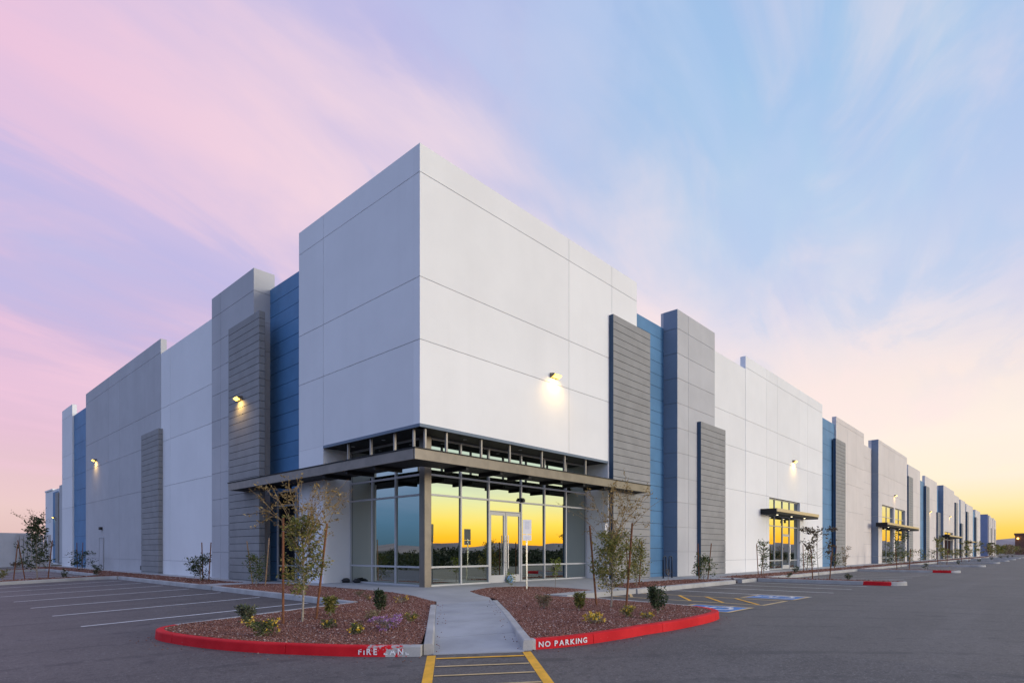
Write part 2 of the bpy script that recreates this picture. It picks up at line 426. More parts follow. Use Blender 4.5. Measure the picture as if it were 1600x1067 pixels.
def sheet(name, outline, zf, mt, step=.6, off=0.0, parent=None, skirt=0.0):
    """a surface that fills a ground polygon and follows the height function"""
    n = len(outline); pts = []
    for i in range(n):
        a = Vector(outline[i]); b = Vector(outline[(i + 1) % n])
        k = max(1, int((b - a).length / step))
        for j in range(k): pts.append(a.lerp(b, j / k))
    m = len(pts)
    xs = [p.x for p in pts]; ys = [p.y for p in pts]
    def inside(px, py):
        c = False; j = m - 1
        for i in range(m):
            if (pts[i].y > py) != (pts[j].y > py) and px < (pts[j].x - pts[i].x) * (py - pts[i].y) / (pts[j].y - pts[i].y) + pts[i].x: c = not c
            j = i
        return c
    extra = []
    y = min(ys) + step / 2
    while y < max(ys):
        x = min(xs) + step / 2
        while x < max(xs):
            if inside(x, y): extra.append(Vector((x, y)))
            x += step
        y += step
    vv, ee, ff, *_ = delaunay_2d_cdt(pts + extra, [], [list(range(m))], 1, 1e-5)
    me = bpy.data.meshes.new(name)
    verts = [(v.x, v.y, zf(v.x, v.y) + off) for v in vv]
    me.from_pydata(verts, [], [tuple(f) for f in ff]); me.update()
    bm = bmesh.new(); bm.from_mesh(me); bmesh.ops.recalc_face_normals(bm, faces=bm.faces)
    if sum(f.normal.z for f in bm.faces) < 0: bmesh.ops.reverse_faces(bm, faces=bm.faces)
    if skirt:
        ed = [e for e in bm.edges if len(e.link_faces) == 1]
        r = bmesh.ops.extrude_edge_only(bm, edges=ed)
        for v in [q for q in r['geom'] if isinstance(q, bmesh.types.BMVert)]: v.co.z -= skirt
    bm.to_mesh(me); bm.free()
    o = link(name, me, parent, mt)
    return o, inside, (min(xs), max(xs), min(ys), max(ys))

# ================================================================== the setting
MB().poly([(-4000, -4000, -.80), (4000, -4000, -.80), (4000, 4000, -.80), (-4000, 4000, -.80)]).build('desert_ground', M_SCRUB)['kind'] = 'structure'
m = MB()
xs = [-24, -16, XK, 30, 120, 430]
for a, b in zip(xs[:-1], xs[1:]):
    m.poly([(a, -21, g(a, 0)), (b, -21, g(b, 0)), (b, 56, g(b, 0)), (a, 56, g(a, 0))])
m.poly([(-24, -21, g(-24, 0)), (-24, -21, -.9), (430, -21, -.9), (430, -21, -.15)])
lot = m.build('parking_lot', M_ASPHALT); lot['kind'] = 'structure'

# far mountains: one ridge all round the plain
def ridge():
    rnd = random.Random(5); m = MB(); N = 260; rows = []
    ph = [rnd.uniform(0, 6.28) for _ in range(8)]
    for i in range(N):
        a = 2 * math.pi * i / N
        h = 30 + 11 * math.sin(3 * a + ph[0]) + 8 * math.sin(7 * a + ph[1]) + 6 * math.sin(13 * a + ph[2]) + 5 * math.sin(29 * a + ph[3]) + 2.5 * math.sin(61 * a + ph[4])
        d = (a + math.pi) % (2 * math.pi) - math.pi
        h = max(14, h) + 42 * math.exp(-((d - .02) / .05) ** 2) + 18 * math.exp(-((d + .16) / .06) ** 2)
        rows.append((a, h))
    for rad, k in ((2700, 0), (2850, .55), (3050, 1.0), (3400, .4), (3700, 0)):
        for a, h in rows:
            jit = 1 + .05 * math.sin(a * 40 + rad)
            m.v.append((rad * jit * math.cos(a), rad * jit * math.sin(a), -1 + h * k))
    for r_ in range(4):
        for i in range(N):
            j = (i + 1) % N
            m.f.append((r_ * N + i, r_ * N + j, (r_ + 1) * N + j, (r_ + 1) * N + i))
    return m.build('mountains', M_MOUNT)
ridge()['kind'] = 'structure'

# ------------------------------------------------------------------ paving
pv = empty('pavement'); pv['kind'] = 'structure'
GX0 = -.70
FP = T
sheet('paving', [(-2.45, 9.05), (-2.45, 10.35), (-.72, 10.35), (-.72, 21.6), (-.72, 47.5), (1.2, 47.5), (1.2, 1.2), (14, 1.2), (16, .9), (60, .9), (180, .9), (180, -1.45),
      (16.9, -1.45), (16.6, -3.4), (15.4, -3.4), (14.2, -1.45), (7.2, -1.45), (6.7, -2.4), (6.35, -3.4), (2.6, -3.4), (2.35, -2.75), (4.95, -2.65),
      (5.05, -1.65), (4.45, -1.0), (3.45, -.45), (2.5, -.40), (1.1, -.92), (.49, -2.38), (-.10, -3.05), (-1.85, -2.95), (-1.30, -2.30), (-.75, .34), (-.65, 3.54), (-.70, 9.05)],
      T, M_SIDEWALK, .6, 0.0, pv, .2)

# diagonal footpath in slabs, ramping down to the asphalt
PL0, PR0 = Vector((-1.85, -2.95)), Vector((-.10, -3.05))
pd = Vector((-.66, -.7513)).normalized()
PLE, PRE = Vector((-5.24, -6.92)), Vector((-4.30, -7.86))
fpath = empty('footpath'); fpath['kind'] = 'structure'
def pz(x, y):
    s = (Vector((x, y)) - Vector((-4.77, -7.39))).dot(-pd)
    return g(x, y) + .012 + (.143 + rise(x, y)) * sm(s / 2.4)
NS = 5
for i in range(NS):
    t0, t1 = i / NS + .0012, (i + 1) / NS - .0012
    a, b = PL0.lerp(PLE, t0), PL0.lerp(PLE, t1); c, d = PR0.lerp(PRE, t1), PR0.lerp(PRE, t0)
    sheet('slab', [a, b, c, d], pz, M_PATH, .3, 0, fpath, .15)

# ------------------------------------------------------------------ kerbs
def resample(pts, step):
    pts = [Vector(p) for p in pts]; out = [pts[0]]; 
    for a, b in zip(pts[:-1], pts[1:]):
        k = max(1, round((b - a).length / step))
        for j in range(1, k + 1): out.append(a.lerp(b, j / k))
    return out
def smoothline(pts, it=2):
    pts = [Vector(p) for p in pts]
    for _ in range(it):
        q = [pts[0]]
        for a, b in zip(pts[:-1], pts[1:]): q += [a.lerp(b, .25), a.lerp(b, .75)]
        q.append(pts[-1]); pts = q
    return pts
kerbs = empty('kerb'); kerbs['kind'] = 'structure'
def kerb(line, inward=1, wid=.15, paint=None, piece=2.4, top=None, step=.22, base=None, flat=None):
    """line = outer top edge; inward=+1 puts the body on the left of travel"""
    top = top or (lambda x, y: T(x, y)); base = base or g
    pts = resample(line, step); s = [0]
    for a, b in zip(pts[:-1], pts[1:]): s.append(s[-1] + (b - a).length)
    nor = []
    for i in range(len(pts)):
        d = (pts[min(i + 1, len(pts) - 1)] - pts[max(i - 1, 0)]).normalized()
        nor.append(Vector((-d.y, d.x)) * inward)
    per = max(2, int(piece / step)); i = 0
    while i < len(pts) - 1:
        j = min(len(pts) - 1, i + per)
        if len(pts) - 1 - j < per * .4: j = len(pts) - 1
        m = MB(); pa = []
        for k in range(i, j + 1):
            p, n = pts[k], nor[k]
            sh = Vector((0, 0))
            if k == i: sh = (pts[k + 1] - p).normalized() * .005
            if k == j: sh = (pts[k - 1] - p).normalized() * .005
            q = p + sh; zt = top(q.x, q.y); zb = base(q.x, q.y) - .03
            for off, z in ((-.012, zb), (0.0, zt - .022), (.008, zt - .006), (.022, zt), (wid - .012, zt), (wid, zt - .012), (wid, zb)):
                r_ = q + n * off; m.v.append((r_.x, r_.y, z)); pa.append(paint(s[k], s[-1]) if paint else 0.0)
        K_ = 7
        for k in range(j - i):
            for e in range(K_ - 1):
                a = k * K_ + e
                m.f.append((a, a + K_, a + K_ + 1, a + 1) if inward < 0 else (a, a + 1, a + K_ + 1, a + K_))
        m.f.append(tuple(range(K_))); m.f.append(tuple((j - i) * K_ + e for e in range(K_))[::-1])
        o = m.build('kerb_stone', M_KERB, kerbs)
        at = o.data.attributes.new('paint', 'FLOAT', 'POINT'); at.data.foreach_set('value', pa)
        i = j
    return pts, s, nor

# left island front (red), from the path round the tip
LF = smoothline([(-5.42, -6.86), (-5.97, -6.16), (-6.40, -5.34), (-6.80, -4.50), (-7.10, -3.56), (-7.30, -2.5), (-7.36, -1.75), (-7.20, -1.22), (-6.75, -1.02)])
def paintL(s, tot):
    if s < .12: return -.2
    if s < .50: return .40
    if s < .95: return .56
    if s < 1.10: return .60 + (s - .95) * 4
    if s > tot - .15: return .2
    return 1.3
kL = kerb(LF, -1, paint=paintL, piece=2.6)
kerb([(-6.75, -1.02), (-5.9, -.93), (-4.2, -.72), (-2.72, -.66)], -1)
kerb([(-2.62, -.66), (-2.52, 2.6), (-2.42, 9.0)], -1, paint=None)
kerb([(-2.42, 9.02), (-2.42, 10.4), (-2.42, 21.2)], -1)
# end island at the far side of the left lot
kerb(smoothline([(-2.45, 21.3), (-2.7, 21.9), (-3.3, 22.15), (-7.2, 22.15), (-7.8, 22.5), (-7.9, 23.2), (-7.6, 23.9), (-7.0, 24.2), (-3.1, 24.2), (-2.6, 24.6), (-2.42, 25.2)], 2), -1)
kerb([(-2.42, 25.2), (-2.42, 40.0)], -1)
kerb([(-2.42, 40.0), (-3.2, 40.3), (-7.6, 40.3), (-7.8, 41.0), (-7.6, 42.4), (-2.42, 42.6)], -1)
# ribs beside the ramp of the footpath
def ribz(x, y): return T(x, y) + .004
kerb([PL0.lerp(PLE, .004), PL0.lerp(PLE, .995)], -1, wid=.14, top=ribz, base=lambda x, y: g(x, y) - .05, piece=4)
kerb([PR0.lerp(PRE, .004), PR0.lerp(PRE, .985)], 1, wid=.14, top=ribz, base=lambda x, y: g(x, y) - .05, piece=4)
# right island (red all round the tip)
RF = smoothline([(-4.10, -7.84), (-3.68, -8.10), (-3.22, -8.27), (-2.69, -8.40), (-2.12, -8.52), (-1.12, -8.62), (-.03, -8.62), (.73, -8.56), (1.30, -8.42), (1.75, -8.05), (2.02, -7.55)])
kR = kerb(RF, 1, paint=lambda s, t: (-.2 if s < .06 else (1.3 if s < t - .05 else .3)), piece=2.2)
kerb([(2.02, -7.55), (2.15, -6.9), (2.36, -5.6), (2.34, -4.6), (2.32, -3.45)], 1, wid=.13)
# right lot kerb along the front beds, with a notch for a drain
kerb([(6.35, -3.45), (14.55, -3.45)], 1, wid=.30)
kerb([(15.25, -3.45), (17.0, -3.45)], 1, wid=.30)
ISL = [17.1, 36.2, 55.6, 75.0, 94.4, 113.8, 133.2, 152.6]
def isl_paint(L):
    def f(s, t):
        mid = t / 2
        return 1.4 if -1.75 < s - mid < -.8 else -.3
    return f
for i, x in enumerate(ISL):
    ln = smoothline([(x, -3.45), (x, -8.3), (x + .1, -8.9), (x + .8, -9.25), (x + 1.5, -8.9), (x + 1.6, -8.3), (x + 1.6, -3.45)], 2)
    kerb(ln, 1, paint=isl_paint(0) if i < 2 else None, piece=2.7 if i < 3 else 8, step=.25 if i < 3 else .6)
    x2 = ISL[i + 1] if i + 1 < len(ISL) else 178
    kerb([(x + 1.6, -3.45), (x2, -3.45)], 1, wid=.30, piece=3 if i < 2 else 12, step=1.0)

# ------------------------------------------------------------------ beds of red gravel
beds = []
def bed(outline, dens, size, seed, mound=.03):
    zf = lambda x, y: T(x, y) - .012 + mound * .5 * math.sin(x * 1.7 + y * .6 + seed) * math.sin(y * 1.3 - x * .4) * .6
    o, inside, (x0, x1, y0, y1) = sheet('gravel_bed', outline, zf, M_GRAVEL, .5)
    o['kind'] = 'structure'
    if dens <= 0: return zf
    rg = np.random.default_rng(seed)
    n = int((x1 - x0) * (y1 - y0) * dens)
    xy = rg.uniform((x0, y0), (x1, y1), (n, 2))
    pa = np.array([tuple(p) for p in outline]); pb = np.roll(pa, -1, 0); ins = np.zeros(n, bool)
    for (xa, ya), (xb, yb) in zip(pa, pb):
        if ya != yb: ins ^= ((ya > xy[:, 1]) != (yb > xy[:, 1])) & (xy[:, 0] < (xb - xa) * (xy[:, 1] - ya) / (yb - ya) + xa)
    xy = xy[ins]; n = len(xy)
    oct_v = np.array([(1, 0, 0), (-1, 0, 0), (0, 1, 0), (0, -1, 0), (0, 0, 1), (0, 0, -1)], float)
    oct_f = np.array([(0, 2, 4), (2, 1, 4), (1, 3, 4), (3, 0, 4), (2, 0, 5), (1, 2, 5), (3, 1, 5), (0, 3, 5)])
    s = size * rg.lognormal(0, .32, n)
    V = np.repeat(oct_v[None], n, 0) * (s[:, None, None] * rg.uniform(.6, 1.2, (n, 6, 1)))
    a = rg.uniform(0, 6.28, n); ca, sa = np.cos(a)[:, None], np.sin(a)[:, None]
    b_ = rg.uniform(-.6, .6, n); cb, sb = np.cos(b_)[:, None], np.sin(b_)[:, None]
    X = V[:, :, 0] * ca - V[:, :, 1] * sa; Y = V[:, :, 0] * sa + V[:, :, 1] * ca; Z = V[:, :, 2] * .75
    Y, Z = Y * cb - Z * sb, Y * sb + Z * cb
    zz = np.array([zf(p[0], p[1]) for p in xy])
    X += xy[:, 0:1]; Y += xy[:, 1:2]; Z += zz[:, None] + s[:, None] * .25
    V = np.stack([X, Y, Z], 2).reshape(-1, 3)
    F = (oct_f[None] + (np.arange(n) * 6)[:, None, None]).reshape(-1, 3)
    me = fastmesh('gravel', V, F)
    go = link('gravel', me, None, M_STONE); go['kind'] = 'stuff'
    return zf
def fastmesh(name, V, F):
    me = bpy.data.meshes.new(name); k = F.shape[1]
    me.vertices.add(len(V)); me.vertices.foreach_set('co', np.ascontiguousarray(V, dtype=np.float32).ravel())
    me.loops.add(F.size); me.loops.foreach_set('vertex_index', np.ascontiguousarray(F, dtype=np.int32).ravel())
    me.polygons.add(len(F)); me.polygons.foreach_set('loop_start', np.arange(0, F.size, k, dtype=np.int32))
    me.update(calc_edges=True); me.validate()
    return me
def inset(pts, d, side):
    pts = [Vector(p) for p in pts]; out = []
    for i in range(len(pts)):
        t = (pts[min(i + 1, len(pts) - 1)] - pts[max(i - 1, 0)]).normalized()
        out.append(pts[i] + Vector((-t.y, t.x)) * side * d)
    return out
LFi = inset(LF, .14, -1)
bed([(-1.93, -2.98)] + [(-5.33, -6.74)] + [tuple(p) for p in LFi[2:]] + [(-5.9, -1.06), (-4.2, -.85), (-2.55, -.79), (-2.47, -.6), (-2.38, 2.6), (-2.28, 9.0), (-.71, 9.0), (-.66, 3.54), (-.76, .34), (-1.31, -2.30)],
    2600, .0112, 1)
RFi = inset(RF, .14, 1)
bed([(.03, -3.14), (.50, -2.42), (1.1, -.94), (2.5, -.42), (3.44, -.47), (4.43, -1.02), (5.02, -1.67), (4.92, -2.62), (2.33, -2.73), (2.22, -3.4), (2.23, -4.6), (2.24, -5.6), (2.02, -6.9)]
    + [tuple(p) for p in RFi[::-1][1:-1]] + [(-3.99, -7.70)], 2600, .0112, 2)
bed([(-2.28, 10.4), (-2.28, 21.2), (-2.6, 22.0), (-3.3, 22.3), (-7.2, 22.3), (-7.75, 22.7), (-7.7, 23.4), (-7.0, 24.05), (-3.1, 24.05), (-2.45, 24.6), (-2.28, 25.2), (-2.28, 40), (-3.2, 40.45), (-7.5, 40.5), (-7.5, 42.2), (-2.3, 42.4), (-2.28, 46), (-.73, 46), (-.73, 10.4)], 160, .022, 3)
bed([(6.8, -3.17), (6.9, -2.4), (7.3, -1.47), (14.1, -1.47), (15.2, -3.17)], 420, .019, 4)
bed([(16.7, -3.17), (16.95, -1.47), (178, -1.47), (178, -3.17)], 40, .026, 5)
for x in ISL:
    bed([(x + .14, -3.18), (x + .14, -8.3), (x + .25, -8.85), (x + .8, -9.1), (x + 1.35, -8.85), (x + 1.46, -8.3), (x + 1.46, -3.18)], 130 if x < 40 else 0, .022, int(x))

# a few stones kicked out onto the path and the asphalt along the kerbs
def spill():
    rg_ = np.random.default_rng(31); V_, F_ = [], []
    ov = np.array([(1, 0, 0), (-1, 0, 0), (0, 1, 0), (0, -1, 0), (0, 0, 1), (0, 0, -1)], float)
    of = np.array([(0, 2, 4), (2, 1, 4), (1, 3, 4), (3, 0, 4), (2, 0, 5), (1, 2, 5), (3, 1, 5), (0, 3, 5)])
    spots = []
    for k in range(70):
        t = rg_.random(); side = rg_.random() < .5; q = abs(rg_.normal(0, .10)) + .03
        p = (PL0.lerp(PLE, t) + Vector((.75, -.66)) * q) if side else (PR0.lerp(PRE, t) - Vector((.75, -.66)) * q)
        spots.append((p.x, p.y, pz(p.x, p.y)))
    for k in range(120):
        P_, s_, n_ = (kL, kR)[k % 2]; i = rg_.integers(len(P_)); p = P_[i] - n_[i] * (abs(rg_.normal(0, .22)) + .04)
        spots.append((p.x, p.y, g(p.x, p.y)))
    for i, (x, y, z) in enumerate(spots):
        V_.append(ov * rg_.uniform(.006, .014) * rg_.uniform(.6, 1.2, (6, 1)) + np.array((x, y, z + .005))); F_.append(of + 6 * i)
    o = link('gravel', fastmesh('gravel', np.concatenate(V_), np.concatenate(F_)), None, M_STONE); o['kind'] = 'stuff'
spill()

# rocks in the drain notch of the kerb
rk = empty('drain_rocks', (14.9, -3.3, -.1)); tag(rk, 'dark rocks filling the drain notch in the kerb of the right parking bay', 'rocks')
rr = random.Random(4)
for k in range(9):
    bm = bmesh.new(); bmesh.ops.create_icosphere(bm, subdivisions=1, radius=rr.uniform(.05, .1))
    for v in bm.verts: v.co *= rr.uniform(.75, 1.2)
    me = bpy.data.meshes.new('rock'); bm.to_mesh(me); bm.free()
    o = link('rock', me, rk, M_ROCK); o.location = (rr.uniform(-.25, .25), rr.uniform(-.1, .35), rr.uniform(0, .1))

# ------------------------------------------------------------------ road markings
marks = empty('road_marking'); marks['kind'] = 'structure'
def stripe(a, b, wid, mt, lift=.004):
    a, b = Vector(a), Vector(b); d = (b - a).normalized(); n = Vector((-d.y, d.x)) * wid / 2
    N = max(1, int((b - a).length / 1.5)); m = MB()
    for i in range(N + 1):
        p = a.lerp(b, i / N)
        for q in (p - n, p + n): m.v.append((q.x, q.y, g(q.x, q.y) + lift))
    for i in range(N): m.f.append((2 * i, 2 * i + 2, 2 * i + 3, 2 * i + 1))
    return m.build('painted_line', mt, marks)
for k in range(7): stripe((-7.8, 1.60 + 2.98 * k), (-2.68, 1.52 + 3.0 * k), .10, M_LINE)
for k in range(5): stripe((-7.8, 27.0 + 2.98 * k), (-2.55, 27.0 + 3.0 * k), .10, M_LINE)
for k in range(4): stripe((8.65 + 2.42 * k, -8.15), (8.65 + 2.42 * k, -3.5), .10, M_LINE)
for i, x in enumerate(ISL):
    x2 = ISL[i + 1] if i + 1 < len(ISL) else 175
    n_ = 7
    for k in range(1, n_): stripe((x + 1.6 + (x2 - x - 1.6) * k / n_, -8.15), (x + 1.6 + (x2 - x - 1.6) * k / n_, -3.5), .10, M_LINE)
# crosswalk at the foot of the path
stripe((-5.30, -6.95), (-7.4, -9.33), .125, M_YEL); stripe((-4.26, -7.87), (-6.5, -10.45), .125, M_YEL)
for k in range(6):
    a = Vector((-5.30, -6.95)).lerp(Vector((-7.4, -9.33)), .075 + k * .165) ; b = Vector((-4.26, -7.87)).lerp(Vector((-6.5, -10.45)), .085 + k * .150)
    d = (b - a).normalized(); stripe(a + d * .075, b - d * .075, .055 if k else .075, M_YEL if k == 0 else M_CREAM, .008)
# accessible bays and the hatched aisle between them
def ring(x0, x1, y0, y1, wd, mt):
    stripe((x0, y0 + wd / 2), (x1, y0 + wd / 2), wd, mt, .008); stripe((x0, y1 - wd / 2), (x1, y1 - wd / 2), wd, mt, .008)
    stripe((x0 + wd / 2, y0 + wd), (x0 + wd / 2, y1 - wd), wd, mt, .008); stripe((x1 - wd / 2, y0 + wd), (x1 - wd / 2, y1 - wd), wd, mt, .008)
def wheelchair(cx_, cy_, s):
    """white access symbol, read from the driving lane"""
    z = -.15 + .013
    def put(u, v): return (cx_ + u * s, cy_ + v * s, z)    # u right, v up, read from the lane
    def bar(u0, v0, u1, v1, wd):
        d = Vector((u1 - u0, v1 - v0)).normalized(); n = Vector((-d.y, d.x)) * wd / 2
        m.poly([put(u0 - n.x, v0 - n.y), put(u1 - n.x, v1 - n.y), put(u1 + n.x, v1 + n.y), put(u0 + n.x, v0 + n.y)])
    m = MB()
    m.poly([put(-.02 + .085 * math.cos(a * .5236), .40 + .085 * math.sin(a * .5236)) for a in range(12)])
    bar(-.02, .30, .0, -.02, .10)
    bar(.051, .0, .25, .0, .09)
    bar(.24, .044, .33, -.28, .09)
    bar(.36, -.27, .45, -.235, .07)
    bar(.032, .15, .22, .15, .06)
    N = 18
    for i in range(N):
        a0, a1 = R(115 + 245 * i / N), R(115 + 245 * (i + 1) / N)
        m.poly([put(r_ * math.cos(a) + .0, r_ * math.sin(a) - .14) for a, r_ in ((a0, .22), (a1, .22), (a1, .30), (a0, .30))])
    return m.build('access_symbol', M_LINE, marks)
for x0, x1 in ((2.40, 3.98), (7.03, 8.55)):
    MB().poly([(x0 + .1, -8.05, -.146), (x1 - .1, -8.05, -.146), (x1 - .1, -6.68, -.146), (x0 + .1, -6.68, -.146)]).build('painted_square', M_ADA, marks)
    ring(x0, x1, -8.15, -6.58, .10, M_CREAM)
    wheelchair((x0 + x1) / 2, -7.37, 1.25)
stripe((4.84, -8.1), (4.84, -3.5), .10, M_CREAM); stripe((6.60, -8.1), (6.60, -3.5), .10, M_CREAM); stripe((4.90, -8.05), (6.55, -8.05), .10, M_CREAM)
for k in range(5):
    stripe((4.92, -7.55 + .95 * k - .35), (6.52, -6.65 + .90 * k - .0 + .0), .09, M_YEL if k < 3 else M_CREAM, .008)

# stencilled kerb lettering
def letters(word, kline, s0, size, track, outward, cuts={}):
    pts, s, nor = kline; pos = s0
    for i, ch in enumerate(word):
        if ch == ' ': pos += (track * .62); continue
        cu = bpy.data.curves.new('letter', 'FONT'); cu.body = ch; cu.size = size * 1.38; cu.offset = size * .035; cu.resolution_u = 4
        to = bpy.data.objects.new('letter', cu); C.objects.link(to)
        dg = bpy.context.evaluated_depsgraph_get(); me = bpy.data.meshes.new_from_object(to.evaluated_get(dg))
        bpy.data.objects.remove(to); bpy.data.curves.remove(cu)
        xs_ = [v.co.x for v in me.vertices]; wd = max(xs_) - min(xs_); x0 = min(xs_)
        for v in me.vertices: v.co.x -= x0
        bm = bmesh.new(); bm.from_mesh(me)
        for (co, no) in cuts.get(i, []):
            bmesh.ops.bisect_plane(bm, geom=bm.verts[:] + bm.edges[:] + bm.faces[:], plane_co=Vector((co[0] * wd, co[1] * size, 0)), plane_no=Vector((no[0], no[1], 0)), clear_outer=True)
        if ch in 'NKARPO' :                      # stencil bridge
            pass
        bm.to_mesh(me); bm.free()
        mid = pos + wd / 2
        k = max(j for j in range(len(s)) if s[j] <= mid); k = min(k, len(pts) - 2)
        p = pts[k].lerp(pts[k + 1], (mid - s[k]) / (s[k + 1] - s[k])); d = (pts[k + 1] - pts[k]).normalized() * outward
        n = Vector((d.y, -d.x))
        zt = T(p.x, p.y); h = zt - g(p.x, p.y)
        xa, ya = Vector((d.x, d.y, 0)), Vector((0, 0, 1))
        org = Vector((p.x, p.y, g(p.x, p.y) + h * .5 - size / 2)) - xa * wd / 2 + Vector((n.x, n.y, 0)) * .016
        for v in me.vertices:
            c = v.co.copy(); v.co = org + xa * c.x + ya * c.y
        me.update()
        link('painted_letter', me, marks, M_LETTER)
        pos += (wd + track * .26) if outward > 0 else -(0)
letters('NO PARKING', kR, .10, .082, .075, 1)
rev = ([p for p in kL[0][::-1]], [kL[1][-1] - v for v in kL[1][::-1]], None)
letters('FIRE LANE', rev, kL[1][-1] - .93, .088, .115, 1,
        {0: [((0, .72), (-.35, 1))], 1: [((0, .66), (-.2, 1))], 5: [((0, .26), (0, 1))], 6: [((0, .5), (-.25, 1))], 8: [((0, .42), (.5, 1))]})

# ================================================================== the warehouse
wh = empty('warehouse'); tag(wh, 'large white, grey and blue warehouse with a tall glazed corner entrance', 'building')

def fb(face, s0, s1, d0, d1, z0, z1):
    return (s0, s1, d0, d1, z0, z1) if face == 'R' else (d0, d1, s0, s1, z0, z1)
def section(face, s0, s1, z0, z1, d, t, hj, vj, mt, jm=None, name='wall_section', piece='wall_panel', gap=.009, owner=None):
    """a stretch of wall: a core in joint colour, and one block per panel, joints open between them"""
    owner = owner or wh
    core = boxobj(name, *fb(face, s0 + .02, s1 - .02, d + .02, d + t - .02, z0 + .01, z1 - .02), jm or M_JOINT, None, False)
    core.parent = owner
    org = core.location.copy()
    zs = [z0] + sorted(z for z in hj if z0 + .2 < z < z1 - .1) + [z1]
    ss = [s0] + sorted(v for v in vj if s0 + .1 < v < s1 - .1) + [s1]
    for i in range(len(zs) - 1):
        for j in range(len(ss) - 1):
            a0 = ss[j] + (gap if j else 0); a1 = ss[j + 1] - (gap if j < len(ss) - 2 else 0)
            b0 = zs[i] + (gap if i else 0); b1 = zs[i + 1] - (gap if i < len(zs) - 2 else 0)
            o = boxobj(piece, *fb(face, a0, a1, d, d + t, b0, b1), mt, core)
            o.location = o.location - org
    return core
def steps(z0, z1, st, off=0):
    out = []; z = z1 - off if off else z1 - st
    while z > z0 + .1: out.append(z); z -= st
    return out
HJ = [.75, 4.82, 7.30, 9.15, 12.30]
ZB = -.3
# --- right front (faces -Y)
section('R', 0, 12.13, 4.98, 13.15, 0, .3, [7.44, 9.27, 12.32], [7.17, 10.13], M_WHITE)
section('R', 9.84, 12.13, ZB, 4.975, 0, 1.28, [], [], M_WHITE)
section('R', 11.9, 16.3, ZB, 12.38, .75, .3, steps(ZB, 12.38, .61), [], M_BLUE, M_JOINTB)
section('R', 15.97, 20.30, ZB, 13.15, 0, .9, steps(ZB, 13.15, 1.22, .94), [17.15], M_GREY)
section('R', 20.30, 24.67, ZB, 12.2, .015, .3, HJ, [], M_WHITE)
section('R', 24.67, 28.67, ZB, 12.98, 0, .32, HJ, [28.2], M_WHITE)
section('R', 28.67, 34.98, 4.78, 12.98, 0, .32, HJ, [30.2], M_WHITE)
section('R', 34.98, 40.65, ZB, 12.98, 0, .32, HJ, [36.8], M_WHITE)
section('R', 40.66, 44.68, ZB, 12.05, .12, .3, steps(ZB, 12.45, 1.22), [], M_BLUE, M_JOINTB)
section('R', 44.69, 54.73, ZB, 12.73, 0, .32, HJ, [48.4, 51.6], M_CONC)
section('R', 54.74, 58.20, ZB, 11.7, .05, .3, steps(ZB, 11.7, 1.22), [], M_CONC)
TP = -.56
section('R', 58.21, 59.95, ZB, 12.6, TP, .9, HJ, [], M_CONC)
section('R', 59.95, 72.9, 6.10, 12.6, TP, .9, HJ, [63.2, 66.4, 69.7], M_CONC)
section('R', 66.05, 66.75, ZB, 6.09, TP, .9, [], [], M_CONC)
section('R', 72.9, 74.1, ZB, 12.6, TP, .9, HJ, [], M_CONC)
section('R', 74.1, 78.5, ZB, 11.7, .12, .3, [3, 6, 9], [], M_BLUE, M_JOINTB)
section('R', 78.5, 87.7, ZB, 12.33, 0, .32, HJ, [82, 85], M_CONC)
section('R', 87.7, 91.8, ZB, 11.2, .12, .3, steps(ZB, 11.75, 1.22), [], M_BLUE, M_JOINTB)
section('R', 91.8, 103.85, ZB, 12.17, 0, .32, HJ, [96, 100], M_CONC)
section('R', 103.86, 106.35, ZB, 11.2, .12, .3, steps(ZB, 11.2, 1.22), [], M_BLUE, M_JOINTB)
section('R', 106.36, 107.6, ZB, 11.95, TP, .9, HJ, [], M_CONC)
section('R', 107.6, 118.6, 4.5, 11.95, TP, .9, HJ, [111, 115], M_CONC)
section('R', 118.6, 120.4, ZB, 11.95, TP, .9, HJ, [], M_CONC)
section('R', 120.4, 125.75, ZB, 11.5, .1, .3, HJ, [], M_CONC)
section('R', 125.75, 134.4, ZB, 11.85, .03, .3, HJ, [130], M_CONC)
section('R', 134.4, 136.5, ZB, 11.0, .12, .3, [5, 8], [], M_BLUE, M_JOINTB)
section('R', 136.5, 145.0, ZB, 11.65, 0, .3, HJ, [140], M_CONC)
section('R', 145.0, 146.8, ZB, 10.8, .12, .3, [5, 8], [], M_BLUE, M_JOINTB)
section('R', 146.8, 160.8, ZB, 11.4, 0, .3, HJ, [152], M_CONC)
section('R', 160.8, 166.9, ZB, 10.6, .12, .3, [5, 8], [], M_BLUE, M_JOINTB)
section('R', 166.9, 179.7, ZB, 11.2, 0, .8, HJ, [172], M_CONC)
# --- left front (faces -X)
section('L', .302, 7.2, 4.98, 13.15, 0, .3, [7.44, 9.27, 12.32], [5.44], M_WHITE)
section('L', 5.44, 7.2, ZB, 4.975, 0, 1.28, [], [], M_WHITE)
section('L', 7.0, 11.4, ZB, 12.42, .7, .3, steps(ZB, 12.42, .61), [], M_BLUE, M_JOINTB)
section('L', 11.07, 15.6, ZB, 13.13, 0, .9, steps(ZB, 13.13, 1.22, .94), [14.55], M_GREY)
section('L', 15.6, 22.9, ZB, 12.22, .015, .3, HJ, [21.4], M_WHITE)
section('L', 22.9, 40.0, ZB, 13.07, 0, .3, HJ, [31.0, 33.6], M_GREY)
section('L', 40.0, 44.5, ZB, 12.2, .12, .3, steps(ZB, 12.2, 1.22), [], M_BLUE, M_JOINTB)
section('L', 44.5, 48.3, ZB, 13.1, 0, .3, HJ, [], M_WHITE)
